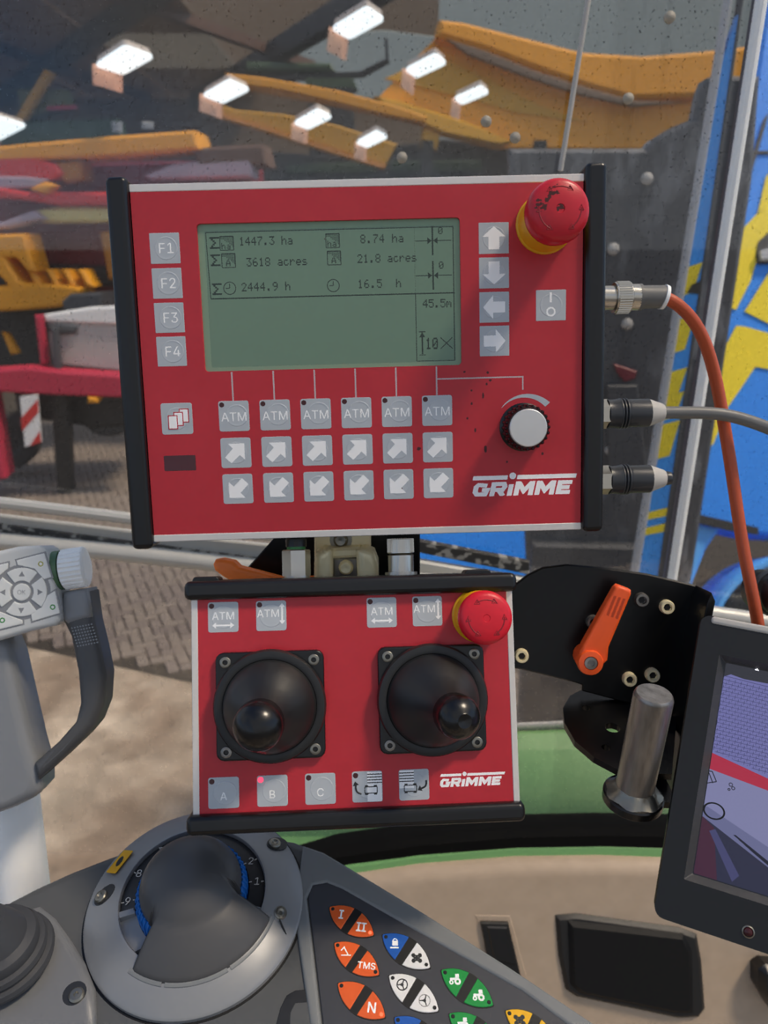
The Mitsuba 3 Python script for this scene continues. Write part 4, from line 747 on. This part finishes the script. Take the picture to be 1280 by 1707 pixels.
for c_, r_ in (((1218, 1308), 1.2), ((1222, 1314), 1.1), ((1215, 1316), .8)):
    q_ = MF.px([c_], -5)[0]; ms.append(ring_poly(Point(q_).buffer(r_).difference(Point(q_).buffer(r_-.4)), -5.05, -5.0))
a_ = MF.px([(1190, 1352)], -5)[0]; ms.append(ring_poly(affinity.scale(Point(a_).buffer(6.5).difference(Point(a_).buffer(5.4)), 1, .8), -5.05, -5.0))
obj('picture_marks', join(ms), 'm_black_deep', scr, MF, smooth=False)
q = MF.px([(1247, 1553)])[0]
ld = obj('indicator', lathe([(3.6, 0), (3.6, .8), (2.9, 1.2), (2.7, .4)], 24).mv(q[0], q[1], 0), 'm_screw', t, MF, label='dark red indicator lens'); obj('lens', lathe([(2.8, .2), (2.2, 1.2), (1, 1.7), (.05, 1.8)], 20).mv(q[0], q[1], 0), 'm_dark_red', ld, MF)
t = thing('black_grip', 'round black knob end above the monitor at the right edge', 'knob')
KF = frame_at(1300, 990, .60, (0, -.9, .3))
obj('body', lathe([(17, -30), (18, -4), (17, 4), (12, 9), (.05, 10)], 36), 'm_black_plastic', t, KF); obj('ring', lathe([(18.6, -10), (19, -8), (19, -4), (18.4, -2)], 36), 'm_sleeve', t, KF)
# ================================================================== ARMREST CONSOLE (mm)
AN = np.array([0, -math.sin(math.radians(14)), math.cos(math.radians(14))])
AF = frame_at(327, 1512, .56, AN)
t = AR = thing('armrest_console', 'dark grey armrest console with a domed dial and coloured leaf keys', 'console')
out = AF.px([(-60, 1540), (0, 1505), (60, 1474), (120, 1447), (180, 1424), (235, 1405), (330, 1385), (430, 1388), (490, 1397), (530, 1412), (560, 1430), (700, 1515), (850, 1610), (1012, 1720), (1060, 1760)])
out = np.vstack([out, [[out[-1][0], -160], [out[0][0], -160]]])
obj('body', prism(out, -60, 0, 9, 5), 'm_console', t, AF)
ed = AF.px([(505, 1412), (540, 1424), (560, 1436), (700, 1521), (850, 1616), (1000, 1717), (960, 1722), (870, 1655), (570, 1484), (545, 1474), (522, 1478), (512, 1500), (542, 1760), (524, 1760), (490, 1520)])
obj('bright_trim', prism(ed, -3, 3.2, 2.4, 4), 'm_console_edge', t, AF)
kp = AF.px([(514, 1500), (516, 1482), (528, 1470), (550, 1468), (572, 1474), (870, 1644), (1000, 1722), (1040, 1760), (545, 1760)])
pad = obj('keypad', prism(kp, -2, 1.6, .8, 2), 'm_keypad', t, AF, label='slate grey membrane keypad')
# dial ring
NR = 96
def annulus(prof, a0=0, a1=360, n=NR):
    A = np.radians(np.linspace(a0, a1, n+1)); rings = [np.stack([r*np.cos(A), r*np.sin(A), np.full(n+1, z)], 1) for r, z in prof]
    return loft(rings, cap=False, closed=False)
def flip(m): return Mesh(m.v, m.f[:, ::-1])
RI = 77.5
DC = AF.px([(327, 1512)])[0]
ringp = [(RI, -.5), (RI, 3.5), (RI-1.5, 5.5), (RI-10, 10.5), (RI-24, 17.5), (RI-26, 18), (RI-26.6, 17), (RI-27, 6)]
obj('dial_ring', annulus(ringp), 'm_ring', t, AF, label='silver grey dial ring with screws')
obj('ring_gap', lathe([(RI+1.6, -.2), (RI+1.6, .3), (RI-1, .35)], 96), 'm_black_deep', t, AF)
dk = obj('scale_band', annulus([(RI-26.4, 13), (RI-27.4, 14.8), (RI-37.5, 17.8), (RI-38.2, 12)], -14, 198), 'm_scale', t, AF, label='dark number scale')
obj('inner_floor', annulus([(RI-26.4, 12), (RI-38.2, 14), (RI-39, 6)], 198, 346), 'm_ring', t, AF)
for a in (-14, 198): A_ = math.radians(a); obj('scale_stop', rbox(11, 4.5, 10, 17.5, .6, .5).rot('z', a).mv((RI-32)*math.cos(A_), (RI-32)*math.sin(A_), 0), 'm_ring', t, AF)
def on_scale(ch, ang, h=5.6):
    R = RI-32; a = math.radians(ang); return text(ch, h, .25, cx=0, cy=0).rot('x', 0).mv(R*math.cos(a), R*math.sin(a), 16.9)
for ch, ang in (('9', 187), ('8', 160), ('7', 132), ('2', 34), ('1', 12)):
    obj('number', on_scale(ch, ang), 'm_tan_grey', dk, AF, smooth=False)
    for rr in (RI-28.3, RI-36.8): a = math.radians(ang); obj('tick', box(-1.0, 1.0, -.35, .35, 0, .6).rot('z', ang).mv(rr*math.cos(a), rr*math.sin(a), 15.2 if rr > 45 else 17.3), 'm_tan_grey', dk, AF, smooth=False)
bw = obj('thumb_wheel', join([lathe([(38, 8), (38, 24), (36, 27), (20, 29)], 72)]+[tube([[38*math.cos(a), 38*math.sin(a), 9], [38*math.cos(a), 38*math.sin(a), 23.5], [35.5*math.cos(a), 35.5*math.sin(a), 27.5]], 1.3, 6) for a in np.arange(56)/56*2*math.pi]), 'm_blue', t, AF, label='blue ribbed thumb wheel')
# dome: bulb and flared skirt in one surface
A = np.radians(np.arange(180)*2.0); deg = np.degrees(A)
def sst(a, b, x): q = np.clip((x-a)/(b-a), 0, 1); return q*q*(3-2*q)
kk_ = sst(229, 241, deg)*(1-sst(343, 355, deg)); RB, RS = 35.5, 60.0
RM = RB+(RS-RB)*kk_
def dome_z(r):
    bulb = np.where(r < RB, 26+28*np.sqrt(np.clip(1-(r/RB)**2, 0, 1))**.9, 26-(r-RB)*2.0); skirt = 15.5+31*np.clip(1-(r/RS)**2, 0, 1)**.95-60*(1-kk_)
    k = 7.0; hh = np.clip(.5+.5*(bulb-skirt)/k, 0, 1); return skirt+(bulb-skirt)*hh+k*hh*(1-hh)*.5
rings = [np.stack([RM*np.cos(A), RM*np.sin(A), np.full(180, 9.0)], 1)]
for s_ in np.r_[1.0, .985, np.linspace(.96, .002, 26)]:
    r_ = RM*s_; z_ = dome_z(r_)-(1.2 if s_ == 1.0 else 0); rings.append(np.stack([r_*np.cos(A), r_*np.sin(A), z_], 1))
rings[-1][:, 2] = rings[-1][:, 2].mean()
dm = loft(rings)
obj('dial_dome', dm, 'm_dome', t, AF, smooth=50, label='dark grey smooth dome cover')
for a0, a1 in ((238, 262), (264, 303), (305, 346)):
    obj('ring_step', annulus([(RI-15.5, 12.8), (RI-15.7, 14), (RI-17, 15), (RI-18.6, 15.4), (RI-19, 12)], a0, a1, 20), 'm_console_edge', t, AF)
for p_, q_ in (((243, 1610), (230, 1652)), ((466, 1534), (479, 1563))):
    c_ = AF.px([p_], 13)[0]; e_ = AF.px([q_], 6)[0]; obj('ring_seam', tube([[c_[0], c_[1], 13.6], [(c_[0]+e_[0])/2, (c_[1]+e_[1])/2, 9.9], [e_[0], e_[1], 5.4]], .55, 6), 'm_black_deep', t, AF)
for p_ in ((170, 1496), (226, 1606), (466, 1523), (457, 1408)):
    q_ = AF.px([p_], 11)[0]; a = math.degrees(math.atan2(q_[1], q_[0]))
    obj('screw_recess', lathe([(6.4, -2), (6.4, .9), (.05, 1.0)], 24).sc(1.35, 1, 1).mv(2.6, 0, 0).rot('z', 35-a).rot('y', 27).rot('z', a).mv(q_[0], q_[1], 10.4), 'm_scale', t, AF)  # dark disc stretched up-right paints the shadow in the recess
    obj('ring_screw', lathe([(4.7, 0), (4.7, 2.4), (3.9, 3.2), (2.4, 3.4), (1.2, 2.4), (.05, 2.4)], 22).rot('y', 22).rot('z', a).mv(q_[0], q_[1], 10.6), 'm_screw', t, AF)
q_ = AF.px([(200, 1437)], 12)[0]; a = math.degrees(math.atan2(q_[1], q_[0])); rs_ = math.hypot(*q_)
st = obj('hazard_sticker', prism(rrect(11, 20, .6, 2), 0, .35).rot('y', 27).rot('z', a).mv(q_[0], q_[1], 12.4), 'm_yellow', t, AF, label='small yellow warning sticker')
obj('symbol', prism(circ(2.6, 8), .3, .5).sc(1.0, 1.8, 1).rot('z', 15).rot('y', 27).rot('z', a).mv(q_[0], q_[1], 12.4), 'm_dark_print', st, AF)
# leaf keys
def leaf(L_=39, W_=17.5):
    R = (L_*L_/4+W_*W_/4)/W_; c = R-W_/2
    return Point(0, c).buffer(R, 48).intersection(Point(0, -c).buffer(R, 48))
LE = [((549, 1513), (623, 1560), 'm_key_orange', 'm_key_orange', 'I', 'II', 0, 1, 'orange leaf key pair marked I and II'), ((557, 1573), (632, 1626), 'm_key_orange', 'm_key_orange', 'arm', 'TMS', 0, 0, 'orange leaf key pair marked TMS'), ((563, 1640), (642, 1697), 'm_key_orange', 'm_key_orange', '', 'N', 0, 1, 'orange leaf key pair marked N'),
      ((637, 1559), (717, 1614), 'm_key_blue', 'm_key_white', 'lock', 'axle', 0, 0, 'blue and white leaf key pair'), ((648, 1627), (731, 1686), 'm_key_white', 'm_key_white', 'wheel', 'wheel', 0, 0, 'white leaf key pair with steering symbols'), ((735, 1618), (822, 1677), 'm_key_green', 'm_key_green', 'tractor', 'tractor', 0, 0, 'green leaf key pair with tractor symbols'),
      ((657, 1697), (738, 1758), 'm_key_blue', 'm_key_white', '', '', 0, 0, 'blue leaf key cut by the lower picture edge'), ((748, 1691), (835, 1752), 'm_key_green', 'm_key_green', 'tractor', '', 0, 0, 'green leaf key cut by the lower picture edge'), ((842, 1686), (930, 1746), 'm_key_yellow', 'm_key_yellow', 'axle', '', 0, 0, 'yellow leaf key near the trim')]
for e0, e1, m0, m1, s0, s1, l0, l1, lab in LE:
    p, q = AF.px([e0, e1], 1.6); d = q-p; Lx = np.linalg.norm(d); a = math.degrees(math.atan2(d[1], d[0])); c = (p+q)/2
    W_ = Lx*.47; g = leaf(Lx, W_)
    def put(m): return m.rot('z', a).mv(c[0], c[1], 1.6)
    rim = obj('leaf_key', put(ring_poly(g.buffer(.5), -.2, .35)), 'm_black_matte', pad, AF, smooth=False, label=lab)
    scene.pop(rim); labels.pop(rim); rim = rim.replace('armrest_console__keypad__leaf_key', 'armrest_console__leaf_key')
    scene[rim] = mikit.ply(trimesh.Trimesh(AF.w(put(ring_poly(g.buffer(.5), -.2, .35)).v), put(ring_poly(g.buffer(.5), -.2, .35)).f, process=False), 'm_black_matte'); labels[rim] = {'label': lab}
    for sgn, m, s, l in ((-1, m0, s0, l0), (1, m1, s1, l1)):
        h = g.intersection(sbox(-99, -99, -Lx*.075, 99) if sgn < 0 else sbox(Lx*.075, -99, 99, 99)); pts_ = np.array(h.exterior.coords)[:-1]
        obj('half_key', put(prism(pts_[::2] if len(pts_) > 40 else pts_, .3, 1.1, .3, 1)), m, rim, AF, smooth=40)
        ex = sgn*Lx*.42
        obj('indicator', put(prism(circ(1.25, 14), 1.05, 1.5, .3, 1).mv(ex, 0, 0)), 'led_on' if l else 'm_black_matte', rim, AF, **(glow((1.7, .07, .03)) if l else {}))
        lg, cx = None, sgn*Lx*.225
        dark = m == 'm_key_white' or m == 'm_key_yellow'
        if s in ('I', 'II', 'TMS', 'N'): lg = text(s, {'TMS': 4.0}.get(s, 6.0), .15, s != 'TMS', cx=0, cy=0).rot('z', -a*0-(a+20 if 0 else 8)).rot('z', -a).mv(cx, 0, 1.1) if 0 else text(s, {'TMS': 4.2}.get(s, 6.2), .15, True, cx=0, cy=0).rot('z', -a-6).mv(cx, 0, 1.1)
        elif s == 'lock': lg = (rbox(4, 3.4, 0, .15, .3, .02)+ring_poly(Point(0, 1.6).buffer(1.7).difference(Point(0, 1.6).buffer(1.1)).intersection(sbox(-3, 1.6, 3, 5)), 0, .15)+box(-3.5, 2.5, -3.6, -2.6, 0, .15)).rot('z', -a).mv(cx, 0, 1.1)
        elif s == 'axle': lg = join([prism(circ(1.4, 12), 0, .15).mv(dx_, dy_, 0) for dx_ in (-2.2, 2.2) for dy_ in (-1.8, 1.8)]+[box(-2.2, 2.2, -.7, .7, 0, .15), box(-.9, .9, -2, 2, 0, .15)]).rot('z', -a).mv(cx, 0, 1.1)
        elif s == 'wheel': lg = join([ring_poly(Point(0, 0).buffer(3.8).difference(Point(0, 0).buffer(3.1 if sgn < 0 else 3.5)), 0, .15)]+[prism(circ(1.0, 12), 0, .17)]+[box(-.35, .35, 0, 3.3, 0, .15).rot('z', w_) for w_ in (90, 200, 340)]).rot('z', -a).mv(cx, 0, 1.1)
        elif s == 'tractor': lg = join([ring_poly(Point(1.6, -1.4).buffer(2.2).difference(Point(1.6, -1.4).buffer(.9)), 0, .15), ring_poly(Point(-2.6, -1.9).buffer(1.5).difference(Point(-2.6, -1.9).buffer(.6)), 0, .15), box(-3.4, 1, -.6, .9, 0, .15), box(.2, 2.8, .9, 3.4, 0, .15)]).rot('z', -a).mv(cx, 0, 1.1)
        elif s == 'arm': lg = join([box(-3.4, 3.4, -3, -2.2, 0, .15), box(-.4, .4, -2.4, 3, 0, .15).rot('z', 30), box(-.4, .4, -1.5, 2.2, 0, .15).rot('z', -40).mv(-2.6, 1.6, 0)]).rot('z', -a).mv(cx, 0, 1.1)
        if lg is not None: obj('legend', put(lg), 'm_dark_print' if dark else 'm_white_print', rim, AF, smooth=False)
# small hatch at the lower edge and left cover
hp_ = AF.px([(452, 1740), (468, 1680), (478, 1660), (492, 1652), (512, 1650), (524, 1668), (530, 1740)])
hb = obj('hatch', prism(hp_, -1, 1.2, .6, 2), 'm_scale', t, AF); obj('recess', prism(AF.px([(482, 1740), (484, 1690), (492, 1674), (518, 1672), (524, 1740)]), 1.1, 1.8, .5, 2), 'm_console', hb, AF)
q = AF.px([(463, 1723)])[0]; obj('button', lathe([(3, 0), (3, 1.6), (.05, 2)], 18).mv(q[0], q[1], 0), 'm_key_orange', hb, AF)
lc = AF.px([(-80, 1620), (20, 1530), (70, 1515), (95, 1535), (120, 1570), (145, 1610), (160, 1650), (163, 1760), (-80, 1760)])
mat('m_cover', '#6b6d70', .42)
cv = obj('lever_cover', prism(lc, -2, 8, 7, 4), 'm_cover', t, AF, label='lighter grey cover around the lever boot')
q = AF.px([(128, 1660)], 8)[0]
obj('screw_recess', lathe([(7.5, -.2), (7.5, .3), (.05, .35)], 26).mv(q[0]-2, q[1]+1.5, 8), 'm_scale', cv, AF); obj('screw', lathe([(4.9, 0), (4.9, 1.6), (3.8, 2.6), (1.6, 2.8), (1, 1.8), (.05, 1.8)], 22).mv(q[0], q[1], 7.8), 'm_screw', cv, AF)
# lever with rubber boot
t = thing('gear_lever', 'lever with black ribbed rubber boot and blue knob at the lower left edge', 'lever')
q = AF.px([(5, 1600)], 10)[0]
BL = Frame(AF.w([[q[0], q[1], 13]])[0], AF.X, N=AF.N+0.10*AF.Y-.05*AF.X)
obj('boot', lathe([(33, -2), (34, 1), (33, 4), (30, 5), (31, 8), (30, 11), (27, 12), (27.4, 16), (26, 19), (21, 21), (19, 26), (16, 32), (12, 40)], 56), 'm_seat_boot', t, BL)
obj('stem', lathe([(10, 30), (10, 52), (6, 54)], 28).mv(-4, 4, 0), 'm_console_edge', t, BL); obj('knob', lathe([(9, 50), (13, 53), (14, 62), (13, 72), (9, 78), (.05, 80)], 36).mv(-7, 6, 0), 'm_blue', t, BL, label='blue knob')
# ================================================================== MULTI-FUNCTION HANDLE at the left
HF = frame_at(60, 1050, .60, (.08, -.93, .36))
t = thing('drive_handle', 'grey drive handle with keypad head and loop grip at the left edge', 'joystick')
obj('body', prism(HF.px([(-90, 1060), (5, 1058), (18, 1090), (36, 1170), (52, 1240), (66, 1290), (66, 1318), (52, 1334), (20, 1350), (-20, 1364), (-90, 1375)]), -34, 0, 9, 5), 'm_handle_grey', t, HF)
gl = [(92, 1020), (112, 990), (150, 985), (157, 1035), (168, 1080), (177, 1125), (174, 1172), (160, 1208), (140, 1232), (100, 1270), (64, 1302), (58, 1272), (96, 1238), (126, 1204), (134, 1172), (130, 1120), (118, 1060), (106, 1036)]
obj('grip_loop', prism(HF.px(gl), -24, 4, 7, 5), 'm_handle_dark', t, HF, label='dark grey loop grip')
obj('grip_joint', prism(HF.px([(108, 986), (148, 980), (155, 1028), (116, 1040), (104, 1030)]), -22, 6, 5, 4), 'm_handle_grey', t, HF)
ms = []
for i in range(7):
    for j in range(8):
        x_, y_ = 126+j*4.6+i*1.6-(3), 1046+i*5-j*.9
        q = HF.px([(x_, y_)])[0]; ms.append(prism(circ(.75, 6, q[0], q[1]), 3.6, 4.5))
obj('grip_dimples', join(ms), 'm_handle_grey', t, HF); labels['drive_handle__grip_dimples'] = {'kind': 'stuff'}
hd = obj('keypad_head', prism(HF.px([(-90, 945), (0, 920), (40, 911), (76, 909), (86, 916), (98, 960), (108, 1010), (110, 1030), (104, 1040), (60, 1050), (0, 1068), (-90, 1080)]), -18, 14, 4, 4), 'm_handle_light', t, HF, label='pale silver keypad head')
kc = HF.px([(37, 987)], 14)[0]
def hk(poly, z=15.4, m='m_handle_light'): return obj('key', prism(poly, 13, z, .7, 2), m, hd, HF)
mat('m_head_gap', '#83868a', .5); mat('m_head_key', '#d3d6d5', .35)
obj('key_well', prism(circ(21, 40, kc[0], kc[1]), 13, 14.25), 'm_head_gap', hd, HF, smooth=False)
hk(circ(6.6, 28, kc[0], kc[1]), 15.6, 'm_head_key')
for a0 in (45, 135, 225, 315):
    A_ = np.radians(np.linspace(a0+7, a0+83, 14)); hk(np.r_[np.stack([np.cos(A_), np.sin(A_)], 1)*8.6, np.stack([np.cos(A_), np.sin(A_)], 1)[::-1]*18.5]+kc, 15.4, 'm_head_key')
    A2 = math.radians(a0+45); c_ = kc+13.5*np.array([math.cos(A2), math.sin(A2)]); an = a0+45
    tri = np.array([[2.4, 0], [-1.6, 2.2], [-1.6, -2.2]]); r2 = np.array([[math.cos(A2), math.sin(A2)], [-math.sin(A2), math.cos(A2)]]); obj('arrow_mark', prism(tri@r2+c_, 15.4, 15.6), 'm_head_gap', hd, HF, smooth=False)
obj('ok_mark', text('OK', 3.2, .2, cx=kc[0], cy=kc[1]).mv(0, 0, 15.55), 'm_head_gap', hd, HF, smooth=False)
for pts_ in ([(28, 934), (74, 922), (86, 962), (74, 966), (58, 948), (30, 942)], [(92, 985), (100, 1022), (54, 1036), (52, 1022), (70, 1012), (80, 992)], [(-60, 956), (14, 938), (14, 948), (-8, 966), (-20, 990), (-60, 998)], [(-60, 1006), (-16, 998), (-4, 1018), (38, 1034), (38, 1040), (-60, 1064)]):
    obj('key_well', prism(inset(ccw(HF.px(pts_, 14)), -1.1), 13, 14.2), 'm_head_gap', hd, HF, smooth=False); hk(HF.px(pts_, 14), 15.2, 'm_head_key')
for (x_, y_), m in (((68, 940), 'm_olive_mark'), ((88, 1012), 'm_green_ring'), ((4, 1034), 'm_green_ring')):
    if m not in scene: mat(m, '#9a9a50', .5)
    q = HF.px([(x_, y_)], 15)[0]; obj('key_symbol', ring_poly(Point(q).buffer(2).difference(Point(q).buffer(1.2)), 15.2, 15.4), m, hd, HF, smooth=False)
c0 = np.r_[HF.px([(104, 950)], -2)[0], -2.0]; c1 = np.r_[HF.px([(146, 944)], -2)[0], -2.0]
wh = obj('scroll_wheel', tube([c0, c0+(c1-c0)*.06, c0+(c1-c0)*.94, c1], [13, 15, 15, 12], 40), 'm_silver', t, HF, label='bright ribbed scroll wheel')
dv = (c1-c0)/np.linalg.norm(c1-c0); u_ = np.cross(dv, [0, 0, 1.]); u_ /= np.linalg.norm(u_); w_ = np.cross(dv, u_)
for a in np.arange(26)/26*2*math.pi:
    o_ = 15*(math.cos(a)*u_+math.sin(a)*w_); obj('rib', tube([c0+(c1-c0)*.08+o_, c0+(c1-c0)*.92+o_], 1.15, 6), 'm_silver', wh, HF)
obj('wheel_collar', tube([c0-dv*5, c0], [15.5, 15.5], 32), 'm_moss_collar' if 'm_moss_collar' in scene else mat('m_moss_collar', '#4a6a4c', .4), t, HF)
t = thing('silver_tube', 'bright silver support tube rising beneath the drive handle', 'tube')
SB = frame_at(20, 1400, .66, (0, -.9, .4))
pa = np.r_[SB.px([(18, 1290)])[0], 0]; pb2 = np.r_[SB.px([(62, 1690)])[0], 0]
obj('tube', tube([pa, pa*.5+pb2*.5, pb2], 21, 32), 'm_silver', t, SB)
obj('collar', tube([pa*.97+pb2*.03, pa*.9+pb2*.1], 23, 32), 'm_handle_grey', t, SB)
